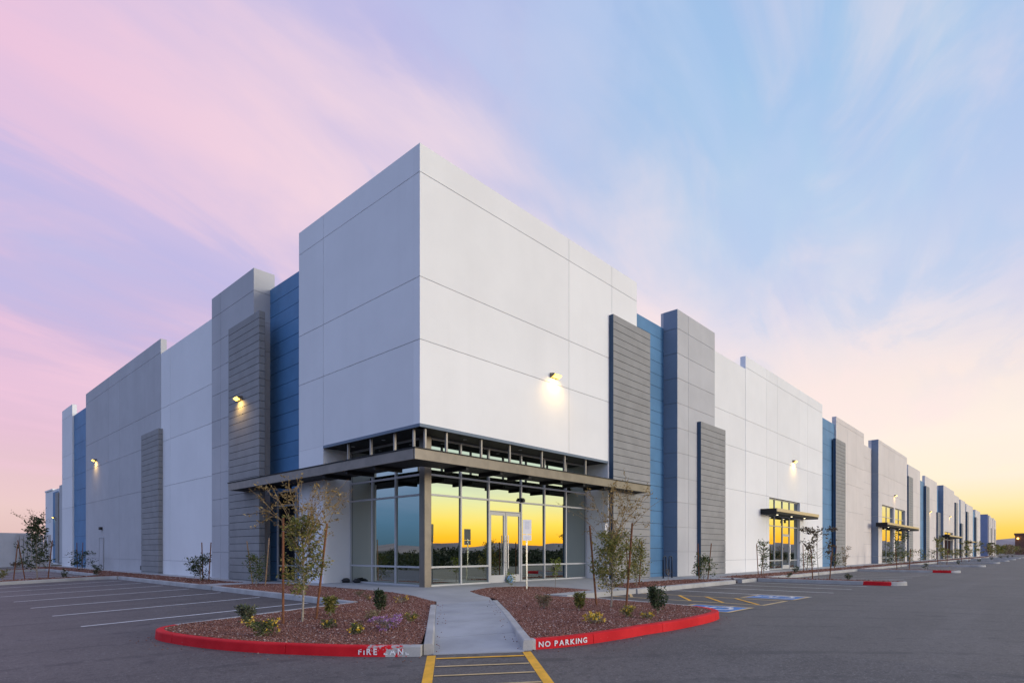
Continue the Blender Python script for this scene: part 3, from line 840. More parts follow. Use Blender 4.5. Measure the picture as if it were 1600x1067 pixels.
# body behind the panels and the flat roof
boxobj('inner_wall', 2.4, 179.5, 2.4, 48.2, ZB, 11.0, M_CONC, wh)
boxobj('inner_wall', .95, 2.3, 7.25, 48.2, ZB, 11.0, M_CONC, wh)
boxobj('inner_wall', 12.2, 179.5, 1.2, 2.3, ZB, 11.0, M_CONC, wh)
boxobj('roof', 1.25, 179.5, 1.25, 48.15, 11.02, 11.25, M_ROOF, wh)

# blue grey panels over the left-facing returns of the piers and towers on the right front
M_RET = mat('blue grey return colour', (.19, .235, .30), .7, var=.05, vscale=.5, streak=.1)
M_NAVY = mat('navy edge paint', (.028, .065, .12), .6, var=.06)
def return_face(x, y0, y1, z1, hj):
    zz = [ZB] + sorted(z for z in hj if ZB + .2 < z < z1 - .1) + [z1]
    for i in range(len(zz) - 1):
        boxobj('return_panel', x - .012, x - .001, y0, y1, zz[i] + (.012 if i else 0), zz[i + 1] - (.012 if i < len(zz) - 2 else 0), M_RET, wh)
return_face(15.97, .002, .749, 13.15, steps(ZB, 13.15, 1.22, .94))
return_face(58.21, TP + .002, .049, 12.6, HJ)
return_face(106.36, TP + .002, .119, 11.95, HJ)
return_face(24.67, .002, .014, 12.98, [12.2]) if False else None

# --- fins of grey planks
def fin(face, s0, s1, top, p=.2, st=.305, joined=False, d=0.0):
    core = boxobj('cladding_fin', *fb(face, s0 + .03, s1 - .03, d - p + .03, d + .05, ZB, top - .02), M_JOINTB, wh)
    org = core.location.copy(); z = top
    if face == 'R':
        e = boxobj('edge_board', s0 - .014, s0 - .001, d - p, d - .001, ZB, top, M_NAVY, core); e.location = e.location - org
    if joined:
        m = MB()
        while z > ZB + .2:
            b = [v for v in fb(face, s0, s1, d - p, d + .03, z - st + .020, z)]
            m.box(b[0] - org.x, b[1] - org.x, b[2] - org.y, b[3] - org.y, b[4] - org.z, b[5] - org.z); z -= st
        o = m.build('planks', M_FIN, core); o['kind'] = 'stuff'; return
    while z > ZB + .2:
        o = boxobj('plank', *fb(face, s0, s1, d - p, d + .03, z - st + .020, z), M_FIN, core)
        o.location = o.location - org; z -= st
fin('R', 9.94, 12.96, 11.06)
fin('R', 18.16, 21.25, 7.96)
fin('R', 43.82, 46.95, 10.72)
fin('L', 10.11, 13.17, 11.02)
fin('L', 22.60, 25.7, 8.02)
fin('R', 77.6, 80.8, 10.75, joined=True)
fin('R', 91.5, 94.6, 10.65, joined=True)
fin('R', 103.1, 106.4, 7.45, joined=True)
fin('R', 126.6, 129.6, 10.4, joined=True)
fin('R', 136.0, 139.0, 6.85, joined=True)
fin('R', 146.6, 149.6, 9.7, joined=True)
fin('R', 165.8, 168.8, 9.35, joined=True)

# --- entrance: pillar, soffit, canopy
boxobj('pillar', .92, 1.19, .92, 1.19, -.1, 4.96, M_BRONZE, wh)
m = MB(); m.box(.31, 9.83, .04, 1.30, 4.90, 4.97); m.box(.04, .305, .31, 5.43, 4.90, 4.97); m.box(.31, 1.30, 1.305, 5.43, 4.90, 4.97)
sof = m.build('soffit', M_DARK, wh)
for X in (2.3, 5.0, 7.7): MB().tube([(X, .55, 4.893), (X, .55, 4.905)], .07, 14).build('downlight', M_ALU, sof)
for Y in (2.6, 4.4): MB().tube([(.55, Y, 4.893), (.55, Y, 4.905)], .07, 14).build('downlight', M_ALU, sof)
boxobj('drip_edge', -.012, 9.84, -.012, .035, 4.89, 4.985, M_TRIM, wh)
boxobj('drip_edge', -.012, .035, .036, 5.43, 4.89, 4.985, M_TRIM, wh)
CZ0, CZ1 = 3.76, 4.05
m = MB(); m.box(-.80, 11.70, -.80, .28, CZ0 + .02, CZ1 - .03); m.box(-.80, .28, .282, 11.46, CZ0 + .02, CZ1 - .03)
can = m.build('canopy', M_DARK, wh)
m = MB(); m.box(-.85, 11.77, -.86, -.805, CZ0, CZ1); m.build('fascia', M_BRONZE, can)
m = MB(); m.box(-.86, -.805, -.80, 11.52, CZ0, CZ1); m.build('fascia', M_BRONZE, can)
m = MB(); m.box(11.705, 11.77, -.80, .26, CZ0, CZ1); m.build('fascia', M_BRONZE, can)
m = MB(); m.box(-.80, .26, 11.465, 11.52, CZ0, CZ1); m.build('fascia', M_BRONZE, can)
m = MB(); m.box(-.885, 11.80, -.885, -.78, CZ1 + .002, CZ1 + .035); m.box(-.885, -.78, -.775, 11.55, CZ1 + .002, CZ1 + .035); m.build('flashing', M_DARK, can)
for X in (1.15, 2.62, 3.98, 5.70, 7.06, 8.42): MB().box(X - .05, X + .05, -.79, .20, CZ0 - .10, CZ0 + .015).build('outrigger', M_DARK, can)
for Y in (1.15, 2.65, 4.0, 8.2): MB().box(-.79, .20, Y - .05, Y + .05, CZ0 - .10, CZ0 + .015).build('outrigger', M_DARK, can)
for X in (.30, 1.13, 2.62, 3.98, 5.70, 7.06, 8.42): boxobj('hanger_post', X - .03, X + .03, .10, .17, 4.03, 4.895, M_POST, wh)
for Y in (.45, 1.40, 2.68, 4.02): boxobj('hanger_post', .10, .17, Y - .03, Y + .03, 4.03, 4.895, M_POST, wh)

# --- storefront glazing
GT = .05
rg = random.Random(11)
def bar(parent, face, s0, s1, z0, z1, d, name, mt=M_ALU, dep=.09):
    o = boxobj(name, *fb(face, s0, s1, d - dep, d, z0, z1), mt, parent); o.location = o.location - parent.location; return o
def pane(parent, face, s0, s1, z0, z1, d, mt=None):
    o = boxobj('pane', *fb(face, s0, s1, d - .03, d - .012, z0, z1), mt or M_GLASS, parent)
    o.location = o.location - parent.location
    if mt is None:
        if face == 'R': o.rotation_euler = (R(rg.uniform(-.18, .18)), 0, R(rg.uniform(-.22, .22)))
        else: o.rotation_euler = (0, R(rg.uniform(-.10, .10)), R(rg.uniform(-.15, .15)))
    return o
def glazing(face, cols, rows, d, z0, z1, doorcol=None, fw=.06, frame_mt=M_ALU, door_h=2.56, leafs=2, gmat=None):
    """window frame > mullions, transoms and panes; the door stands in one column"""
    s0, s1 = cols[0], cols[-1]
    fr = empty('storefront_window'); fr.parent = wh
    fr.location = (s0, d, z0) if face == 'R' else (d, s0, z0)
    for s in cols: bar(fr, face, s - fw / 2, s + fw / 2, z0, z1, d, 'mullion', frame_mt, .10)
    for j in range(len(cols) - 1):
        a, b = cols[j] + fw / 2, cols[j + 1] - fw / 2
        zz = [z0] + list(rows) + [z1]
        if j == doorcol:
            zz = [z0 + door_h] + [r_ for r_ in rows if r_ > door_h + z0 + .15] + [z1]
        for i, z in enumerate(zz):
            up_ = fw if i == 0 and j != doorcol else fw / 2
            if i == len(zz) - 1: bar(fr, face, a, b, z - fw, z, d, 'transom', frame_mt, .09)
            elif i == 0: bar(fr, face, a, b, z, z + up_, d, 'transom', frame_mt, .095)
            else: bar(fr, face, a, b, z - fw / 2, z + fw / 2, d, 'transom', frame_mt, .09)
        for i in range(len(zz) - 1):
            pane(fr, face, a + .004, b - .004, zz[i] + .03, zz[i + 1] - .03, d - .02, gmat)
        if j == doorcol:
            wl = (b - a) / leafs
            for k in range(leafs):
                da, db = a + wl * k + .008, a + wl * (k + 1) - .008; dz0, dz1 = z0 + .012, z0 + door_h - .01; sw = .085
                m = MB()
                def q(p0, p1, q0, q1, dp=.06):
                    m.box(*fb(face, p0, p1, d - .075, d - .075 + dp, q0, q1))
                q(da, da + sw, dz0, dz1); q(db - sw, db, dz0, dz1); q(da + sw, db - sw, dz0, dz0 + .27); q(da + sw, db - sw, dz1 - .12, dz1)
                dr = m.build('door', frame_mt, wh)
                boxobj('pane', *fb(face, da + sw - .003, db - sw + .003, d - .05, d - .035, dz0 + .27, dz1 - .12), gmat or M_GLASS, dr)
                hs = (db - .06) if k == 0 else (da + .06)
                hx = [(hs, d - .15, dz0 + .50), (hs, d - .15, dz0 + 1.70)]
                sx = [[(hs, d - .15, z), (hs, d - .07, z)] for z in (dz0 + .72, dz0 + 1.48)]
                if face == 'R':
                    m = MB().tube(hx, .018, 8)
                    for s_ in sx: m.tube(s_, .012, 6)
                    m.build('handle', M_STEEL, dr)
    return fr
XR = [1.22, 2.60, 3.93, 5.65, 7.02, 8.40, 9.80]
YL = [1.22, 2.66, 4.02, 5.41]
glazing('R', XR, [.74, 3.07, 3.71], 1.16, .115, 4.90, doorcol=2)
glazing('L', YL, [.74, 3.07, 3.71], 1.16, .115, 4.90)
glazing('L', [8.66, 10.22], [.66, 3.12], .70, .03, 3.72, gmat=M_DGLASS)
glazing('R', [28.72, 30.2, 31.75, 33.25, 34.93], [.63, 2.95, 3.62], .26, .02, 4.76, doorcol=2, leafs=1, door_h=2.4)
glazing('R', [60.0, 63.0, 66.0], [.56, 4.1, 4.9], TP + .24, 0, 6.07)
glazing('R', [66.8, 69.8, 72.85], [.56, 4.1, 4.9], TP + .24, 0, 6.07)
glazing('R', [107.65, 113.1, 118.55], [.6, 3.2], TP + .24, 0, 4.47)
def canopy2(x0, x1, z0, z1, p, w0=0):
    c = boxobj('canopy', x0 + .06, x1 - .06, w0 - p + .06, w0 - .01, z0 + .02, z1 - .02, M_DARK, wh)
    for nm, b in (('fascia', (x0, x1, w0 - p, w0 - p + .055, z1 - .20, z1)), ('fascia', (x0, x0 + .055, w0 - p + .056, w0 - .01, z0, z1)), ('fascia', (x1 - .055, x1, w0 - p + .056, w0 - .01, z0, z1))):
        mt = M_BRONZE_LIT if b[1] - b[0] > 1 else M_DARK
        o = boxobj(nm, *b, mt, c); o.location = o.location - c.location
    return c
M_BRONZE_LIT = mat('sunset bright fascia metal', (.52, .42, .26), .4, metal=.3, var=.06)  # front fascia colour brightened to carry the reflected sunset
M_LITD = emat('lit downlight', (1, .85, .55), 8)
for (x0, x1, z0, z1, p, w0) in ((27.1, 35.9, 3.58, 3.93, 1.03, 0), (57.0, 75.5, 3.72, 4.12, 1.05, TP), (104.5, 122, 3.5, 3.85, 1.05, TP), (146, 158, 3.1, 3.4, 1.0, 0)):
    c = canopy2(x0, x1, z0, z1, p, w0)
    if x0 < 100:
        for k in range(3):
            X = x0 + (x1 - x0) * (.18 + .32 * k)
            o = MB().tube([(X, w0 - .5, z0 + .012), (X, w0 - .5, z0 + .022)], .055, 10).build('downlight', M_LITD, c); o.location = -c.location

# a plain steel door in the far grey wall of the left front, with a dark dome above
dr = boxobj('steel_door', -.035, -.003, 34.9, 35.9, .0, 2.15, M_GREY, wh)
m = MB(); m.box(-.05, -.002, 34.82, 34.897, 0, 2.22); m.box(-.05, -.002, 35.903, 35.98, 0, 2.22); m.box(-.05, -.002, 34.9, 35.9, 2.155, 2.22); o = m.build('door_frame', M_JOINT, dr); o.location = -dr.location
m = MB(); m.box(-.18, -.002, 35.2, 35.5, 2.75, 2.95); m.build('door_light', M_BLACK, wh)
m = MB(); m.box(-.12, -.002, 25.9, 26.2, .15, .4); m.build('hose_bib', M_BLACK, wh)
# dark strobe box on the storefront mullion
m = MB(); m.box(5.58, 5.72, .99, 1.055, 3.08, 3.24); m.box(5.60, 5.70, .93, .985, 3.09, 3.20); m.build('strobe', M_BLACK, wh)
m = MB().tube([(32.0, .05, 3.3), (32.0, .14, 3.3)], .10, 10); m.build('strobe', M_BLACK, wh)

# ------------------------------------------------------------------ wall lamps
M_LAMP = emat('lamp glow', (1.0, .62, .07), 7)
M_LAMPS = emat('small lamp glow', (1.0, .68, .12), 6)
def wall_lamp(face, s, z, d, label, k=1.0, energy=64, near=True):
    o = empty('wall_lamp', (s, d, z) if face == 'R' else (d, s, z))
    tag(o, label, 'lamp', 'lit lamps on the warehouse walls')
    def T3(a, dd, zz): return (a, dd, zz) if face == 'R' else (dd, a, zz)
    m = MB()
    k *= .82; hw = .26 * k
    prof = [(-.002, .10), (-.20, .07), (-.27, .02), (-.24, -.03), (-.10, -.09), (-.002, -.10)]
    n = len(prof)
    for a in (-hw, hw):
        for dd, zz in prof: m.v.append(T3(a, dd * k, zz * k))
    m.f.append(tuple(range(n))); m.f.append(tuple(range(n, 2 * n))[::-1])
    for i in range(n): m.f.append((i, (i + 1) % n, n + (i + 1) % n, n + i))
    m.build('housing', M_BRONZE, o)
    a = hw * .9
    m = MB()
    p = [T3(-a, -.255 * k, -.012 * k), T3(a, -.255 * k, -.012 * k), T3(a, -.115 * k, -.094 * k), T3(-a, -.115 * k, -.094 * k)]
    f = [T3(-a, -.285 * k, .015 * k), T3(a, -.285 * k, .015 * k)]
    q = [T3(x, -.125 * k, -.10 * k) for x in (a, -a)]
    m.v += [f[0], f[1], T3(a, -.262 * k, -.034 * k), T3(-a, -.262 * k, -.034 * k), q[0], q[1]]
    m.f += [(0, 1, 2, 3), (3, 2, 4, 5)]
    m.build('lens', M_LAMP if near else M_LAMPS, o)
    ld = bpy.data.lights.new('lamp_light', 'SPOT'); ld.energy = energy if near else energy * .35; ld.color = (1, .62, .16); ld.spot_size = R(150); ld.spot_blend = 1.0; ld.shadow_soft_size = .08
    lo = bpy.data.objects.new('lamp_light', ld); C.objects.link(lo); lo.parent = o
    lo.location = T3(0, -.34 * k, -.10 * k)
    dn = Vector(T3(0, .50, -1)); lo.rotation_euler = dn.to_track_quat('-Z', 'Y').to_euler()
    return o
wall_lamp('R', 6.23, 7.71, 0, 'lit wall lamp on the white corner tower above the glass doors')
wall_lamp('L', 11.9, 7.75, -.2, 'lit wall lamp on the tall grey plank fin left of the corner tower')
wall_lamp('L', 37.0, 7.78, 0, 'lit wall lamp on the grey wall left of the low plank fin')
wall_lamp('R', 33.5, 7.63, 0, 'lit wall lamp high above the first side canopy on the right front')
wall_lamp('R', 66.4, 7.45, TP, 'lit wall lamp above the second side canopy with two windows', near=False)
wall_lamp('R', 96.5, 7.2, 0, 'small wall lamp between the second and third side canopies', near=False)
wall_lamp('R', 114, 7.2, TP, 'small wall lamp above the third side canopy from the corner', near=False)

# ================================================================== other buildings and the site wall
b2 = boxobj('far_building', 8.5, 70, 96, 110, -.8, 11.0, M_WHITE, None); tag(b2, 'distant white building seen past the left end of the big warehouse', 'building')
def pt(name, x0, x1, y0, y1, z0, z1, mt, par):
    o = boxobj(name, x0, x1, y0, y1, z0, z1, mt, par); o.location = o.location - par.location; return o
pt('wall_recess', 8.44, 8.49, 99.6, 103.6, -.5, 10.6, M_BLUE, b2)
pt('cladding_fin', 8.2, 8.49, 98.4, 100.4, -.5, 10.3, M_FIN, b2)
pt('wall_panel', 8.35, 8.49, 96, 98.3, -.5, 11.3, M_GREY, b2)
pt('parapet', 8.4, 8.9, 103.7, 110, 11.01, 11.25, M_WHITE, b2)
wl2 = wall_lamp('L', 102.2, 6.6, 8.43, 'tiny lit lamp on the distant building at the left edge', 1.4, 40, False)
b3 = boxobj('far_warehouse', 207, 236, .3, 40, -.8, 11.6, M_CONC, None); tag(b3, 'far boxy warehouse with a shaded blue side beyond the end of the long front', 'building')
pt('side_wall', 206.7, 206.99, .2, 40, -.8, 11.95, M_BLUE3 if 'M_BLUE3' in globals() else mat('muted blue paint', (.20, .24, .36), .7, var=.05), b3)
for X, z in ((209, 11.7), (216, 11.3), (224, 11.55), (231, 11.2)): pt('wall_panel', X, X + 5.2, .02, .29, -.8, z, M_CONC, b3)
for X in (214.6, 229.6): pt('cladding_fin', X, X + 1.2, -.15, .28, -.8, 8.2, M_FIN, b3)
pt('canopy', 204, 212, -1.2, .01, 3.3, 3.7, M_DARK, b3)
b4 = boxobj('brick_building', 330, 352, -30, -1.3, -.8, 8.4, M_BRICK, None); tag(b4, 'low brown brick building at the far right end of the road', 'building')
pt('parapet', 329.7, 352.3, -30.3, -1.0, 8.41, 9.2, M_BRICK, b4)
for Y in (-8, -14, -20): pt('window', 329.92, 330, Y, Y + 3, 1, 3.2, M_DGLASS, b4)
lm = MB().box(329.3, 329.95, -2.6, -2.0, 6.6, 7.2).build('wall_lamp', M_LAMPS); tag(lm, 'orange lamp on the corner of the brown brick building', 'lamp')

sw = empty('site_wall', (-5, 56, -.6)); tag(sw, 'low pale concrete site wall joining the far left corner of the warehouse', 'wall')
for k in range(2):
    x0 = -8.2 + 3.6 * k
    b = boxobj('wall_panel', x0 + .01, x0 + 3.59, 56, 56.2, -1.2, 2.92, M_SITE, sw); b.location = b.location - sw.location
gate = empty('sliding_gate', (-.6, 55.8, 0)); tag(gate, 'pale ribbed metal gate between the site wall and the warehouse', 'gate')
for k in range(9):
    MB().box(-1.5 + k * .29, -1.5 + k * .29 + .24, -.03, .03, -.3, 2.8).build('slat', M_ALU2 if 'M_ALU2' in globals() else mat('galvanised sheet', (.45, .46, .49), .5, metal=.2, var=.05), gate)

# ================================================================== street furniture
# accessible parking signs
def sign(x, y, label, yaw, h=2.42):
    o = empty('parking_sign', (x, y, T(x, y) - .02)); tag(o, label, 'sign', 'signs at the accessible parking bays')
    o.rotation_euler = (0, 0, yaw)
    MB().box(-.02, .02, -.02, .02, 0, h - .62).build('post', M_STEEL, o)
    m = MB().box(-.15, .15, -.034, -.027, h - .66, h - .20); m.build('sign_plate', M_SIGNW, o)
    m = MB().box(-.15, .15, -.034, -.027, h - .86, h - .68); m.build('sign_plate', M_SIGNW, o)
    m = MB()
    zc = h - .40
    def P(u, v): return (u, -.0365, zc + v)
    def b_(u0, v0, u1, v1): m.poly([P(u0, v0), P(u1, v0), P(u1, v1), P(u0, v1)])
    b_(-.065, -.09, .065, -.075); b_(-.065, .075, .065, .09); b_(-.065, -.075, -.052, .075); b_(.052, -.075, .065, .075)
    b_(-.02, .03, .005, .055); b_(-.02, -.01, -.005, .028); b_(-.005, -.012, .02, -.001); b_(.018, -.045, .029, -.012)
    b_(-.035, -.045, -.024, -.01); b_(-.035, -.056, .012, -.046)
    b_(-.09, .13, .09, .142); b_(-.07, .11, .07, .12)
    zc = h - .77
    b_(-.08, .02, .08, .032); b_(-.06, -.015, .06, -.003); b_(-.08, -.05, .08, -.038)
    m.build('symbol', M_SIGNB, o)
    return o
sign(3.32, -1.23, 'white parking sign on a thin post before the right glass door', R(-24))
sign(6.13, -2.34, 'white parking sign seen nearly edge on behind the right island sapling', R(18))

# bicycle rack: one bent tube
br = empty('bike_rack', (14.3, -.35, 0)); tag(br, 'dark wave shaped bike rack by the blue wall on the right front', 'bike rack')
pts = []
xr = [-.42, -.14, .14, .42]
pts.append((xr[0], 0, 0)); pts.append((xr[0], 0, .85))
def arc(x0, x1, z, upw):
    c = (x0 + x1) / 2; r_ = abs(x1 - x0) / 2
    return [(c - r_ * math.cos(math.pi * i / 8), 0, z + (1 if upw else -1) * r_ * math.sin(math.pi * i / 8)) for i in range(1, 8)]
pts += arc(xr[0], xr[1], .88, True); pts += [(xr[1], 0, .85), (xr[1], 0, .32)]; pts += arc(xr[1], xr[2], .30, False); pts += [(xr[2], 0, .32), (xr[2], 0, .85)]
pts += arc(xr[2], xr[3], .88, True); pts += [(xr[3], 0, .85), (xr[3], 0, 0)]
MB().tube(pts, .03, 8).build('bent_tube', M_BLACKM, br, True)
m = MB(); m.tube([(xr[0], 0, 0), (xr[0], 0, .012)], .07, 12); m.tube([(xr[3], 0, 0), (xr[3], 0, .012)], .07, 12); m.build('foot_plate', M_BLACKM, br)

# two black rubber lumps at the foot of the left glazing, and a scrap of blue plastic at the doors
def lump(name, x, y, z, sx, sy, sz, mt, label, cat, seed, group=None):
    bm = bmesh.new(); bmesh.ops.create_icosphere(bm, subdivisions=3, radius=1)
    r_ = random.Random(seed); ph = [r_.uniform(0, 6) for _ in range(6)]
    for v in bm.verts:
        k = 1 + .16 * math.sin(5 * v.co.x + ph[0]) * math.sin(4 * v.co.y + ph[1]) + .12 * math.sin(7 * v.co.z + ph[2] + 3 * v.co.x)
        v.co = Vector((v.co.x * sx * k, v.co.y * sy * k, max(-.6, v.co.z * k) * sz))
    me = bpy.data.meshes.new(name); bm.to_mesh(me); bm.free(); me.shade_smooth()
    o = link(name, me, None, mt); o.location = (x, y, z + .6 * sz); tag(o, label, cat, group); return o
lump('rubber_bag', .80, 5.25, T(.8, 5.2), .14, .17, .10, M_BLACK, 'black bag against the white return wall left of the glazing', 'bag', 3)
lump('rubber_bag', .95, 4.82, T(.9, 4.8), .10, .16, .09, M_BLACK, 'smaller black bag at the foot of the leftmost glass pane', 'bag', 4)
lump('plastic_sheet', 4.92, .98, T(4.9, 1) + .0, .13, .05, .17, M_BLUEBAG, 'crumpled blue plastic on the ground before the glass doors', 'plastic scrap', 5)

# ================================================================== vegetation
def leaves(pts, size, rg_, asp=.42, updir=None):
    """two-triangle leaves with a fold, one island each"""
    n = len(pts); pts = np.asarray(pts)
    d = rg_.normal(size=(n, 3)); d[:, 2] = d[:, 2] * .7 + .15; d /= np.linalg.norm(d, axis=1)[:, None]
    u = np.cross(d, rg_.normal(size=(n, 3))); u /= np.linalg.norm(u, axis=1)[:, None] + 1e-9
    nn_ = np.cross(d, u)
    s = size * rg_.uniform(.6, 1.35, n)[:, None]
    a = pts; b = pts + d * s * .5 + u * s * asp * .5 + nn_ * s * .08; c = pts + d * s; e = pts + d * s * .5 - u * s * asp * .5 + nn_ * s * .08
    V = np.stack([a, b, c, e], 1).reshape(-1, 3)
    k = np.arange(n) * 4
    F = np.stack([np.stack([k, k + 1, k + 2], 1), np.stack([k, k + 2, k + 3], 1)], 1).reshape(-1, 3)
    return V, F
def branchset(rg_, h, w_, nb, a, b, rise_=.8, droop=0.0, z_w=None, seg=4):
    """branches off a central stem: list of polylines"""
    out = []
    for i in range(nb):
        f = a + (b - a) * (i + rg_.uniform(0, 1)) / nb
        z0 = h * f; ang = rg_.uniform(0, 2 * math.pi)
        L = (w_ / 2) * (z_w(f) if z_w else 1) * rg_.uniform(.55, 1.08)
        p = [np.array((0, 0, z0))]
        dirv = np.array((math.cos(ang), math.sin(ang), rise_ * rg_.uniform(.5, 1.3)))
        for k in range(seg):
            dirv = dirv + rg_.normal(0, .16, 3); dirv[2] -= droop
            q = p[-1] + dirv / np.linalg.norm(dirv[:2] + 1e-6) * L / seg
            if q[2] > h * 1.02: q[2] = h * 1.02
            if q[2] < .02: q[2] = .02
            p.append(q)
        out.append(p)
    return out
def along(brs, n, rg_, jit, lo=.25):
    P = []
    for _ in range(n):
        br_ = brs[rg_.integers(len(brs))]; t = (lo + (1 - lo) * rg_.random() ** .8) * (len(br_) - 1); k = min(int(t), len(br_) - 2)
        P.append(br_[k] + (br_[k + 1] - br_[k]) * (t - k) + rg_.normal(0, jit, 3))
    P = np.array(P); P[:, 2] = np.maximum(P[:, 2], .015)
    return P
def plant(name, label, cat, x, y, h, w_, seed, leaf, size, n, nb=14, a=.05, b=.9, rise_=1.0, z_w=None, jit=.03, bark=None, stem_r=.012,
          group=None, flower=None, nf=0, fsize=.05, droop=0.0, extra=None, lo=.25, z=None):
    rg_ = np.random.default_rng(seed)
    o = empty(name, (x, y, (T(x, y) if z is None else z) - .01)); tag(o, label, cat, group)
    brs = branchset(rg_, h, w_, nb, a, b, rise_, droop, z_w)
    m = MB(); bend = rg_.normal(0, .02 * h, 2)
    tr = [np.array((bend[0] * math.sin(t * 3), bend[1] * math.sin(t * 2.3), h * t * .92)) for t in np.linspace(0, 1, 7)]
    for br_ in brs:
        f = min(.999, br_[0][2] / (h * .92)) * 6; k = int(f); off = tr[k] + (tr[min(6, k + 1)] - tr[k]) * (f - k) - br_[0]; off[2] = 0
        for i in range(len(br_)): br_[i] = br_[i] + off
    m.tube([tuple(p) for p in tr], [stem_r * (1.15 - .85 * i / 6) for i in range(7)], 6)
    for br_ in brs: m.tube([tuple(p) for p in br_], [stem_r * .42 * (1 - .7 * i / (len(br_) - 1)) for i in range(len(br_))], 4, False)
    m.build('trunk' if cat == 'tree' else 'stems', bark or M_BARK, o)
    P = along(brs, n, rg_, jit, lo)
    V, F = leaves(P, size, rg_); link('crown' if cat == 'tree' else 'foliage', fastmesh('leaves', V, F), o, leaf)
    if flower:
        tips = [br_[-1] for br_ in brs]; FP_ = []
        for i in range(nf):
            t = tips[i % len(tips)] + rg_.normal(0, jit * .8, 3); t[2] = max(.03, t[2] + .015)
            for k in range(6): FP_.append(t + rg_.normal(0, fsize * .14, 3))
        V, F = leaves(np.array(FP_), fsize * .62, rg_, .8); link('flowers', fastmesh('petals', V, F), o, flower)['kind'] = 'stuff'
    if extra: extra(o, rg_)
    return o
def stake(bx, by, h, lean, label, mt=None, toward=None, r_=.024, group='stakes beside the saplings', z=None):
    o = empty('tree_stake', (bx, by, (T(bx, by) if z is None else z) - .03)); tag(o, label, 'stake', group)
    rx, ry = math.sin(TH), -math.cos(TH)
    MB().tube([(0, 0, 0), (lean * rx * .5, lean * ry * .5, h * .5), (lean * rx, lean * ry, h)], [r_, r_ * .97, r_ * .93], 8).build('pole', mt or M_STAKE, o)
    if toward:
        t = Vector((toward[0] - bx, toward[1] - by)); zt = h * .86; m = MB()
        p0 = Vector((lean * rx * .86, lean * ry * .86, zt)); p1 = Vector((t.x, t.y, zt - .04))
        m.tube([p0, p0.lerp(p1, .5) + Vector((0, 0, -.03)), p1], .0035, 4); m.tube([p0 + Vector((r_ * 1.1 * math.cos(k), r_ * 1.1 * math.sin(k), 0)) for k in np.linspace(0, 6.28, 10)], .003, 4, False)
        m.build('tie_wire', M_WIRE, o)
    return o

# --- the two staked saplings beside the path
def golden_top(h, w_, z0, z1, nb, n, leaf, size, dx=0.0, dy=0.0):
    def f(o, rg_):
        m = MB(); tips = []
        for i in range(nb):
            ang = rg_.uniform(0, 6.28); p = np.array((0, 0, z0 + (z1 - z0) * .35 * rg_.random())); d = np.array((math.cos(ang) * .24 + dx, math.sin(ang) * .24 + dy, .70)) ; br_ = [p]
            L = (z1 - p[2]) / 5 * rg_.uniform(.75, 1.05)
            for k in range(6):
                d = d + rg_.normal(0, .11, 3) + np.array((math.cos(ang), math.sin(ang), -.10)) * .035; d[2] = max(d[2], .25)
                p = p + d / np.linalg.norm(d) * L; br_.append(p)
            tips.append(br_); m.tube([tuple(q) for q in br_], [.008 * (1 - .12 * k) for k in range(7)], 4, False)
            for s_ in range(3):
                k = rg_.integers(2, 6); q = br_[k]; dd = d + rg_.normal(0, .5, 3); dd /= np.linalg.norm(dd)
                sb = [q, q + dd * .15, q + dd * .28 + rg_.normal(0, .03, 3), q + dd * .40 + rg_.normal(0, .05, 3)]
                tips.append(sb); m.tube([tuple(v) for v in sb], [.004, .0035, .003, .002], 3, False)
        m.build('bare_twigs', M_TWIG, o)
        P = along(tips, n, rg_, .025, .3); V, F = leaves(P, size, rg_, .35); link('upper_leaves', fastmesh('leaves', V, F), o, leaf)
    return f
T1 = plant('sapling_tree', 'staked sapling on the left island with bare golden twigs reaching the canopy', 'tree', -5.15, -2.87, 1.95, 1.02, 21, L_OLIVE, .070, 2500, 46, .26, .98, .85,
           lambda f: 1.05 - .75 * abs(f - .42) if f > .42 else .55 + 1.1 * f, .045, M_BARK, .022, extra=golden_top(2.85, 1.5, 1.1, 2.72, 20, 1000, L_GOLD, .066))
stake(-5.50, -2.80, 2.06, .0, 'rusty stake left of the island sapling, nearest to the stall lines', toward=(-5.15, -2.87))
stake(-4.80, -2.76, 1.93, .22, 'rusty stake right of the left island sapling, leaning outwards', toward=(-5.15, -2.87))
T2 = plant('sapling_tree', 'bushy staked sapling on the right island with golden top leaning right', 'tree', .39, -6.31, 1.62, 1.10, 33, L_OLIVE, .070, 2700, 48, .20, .98, .75,
           lambda f: 1.15 - .65 * abs(f - .35), .05, M_BARK, .020, extra=golden_top(2.8, .9, .9, 2.72, 18, 1150, L_GOLD, .060, .12, -.12))
stake(.56, -5.80, 1.87, -.16, 'dark stake left of the right island sapling', toward=(.39, -6.31))
stake(.49, -6.63, 1.90, .14, 'dark stake right of the right island sapling, beside its dark shrub', toward=(.39, -6.31))

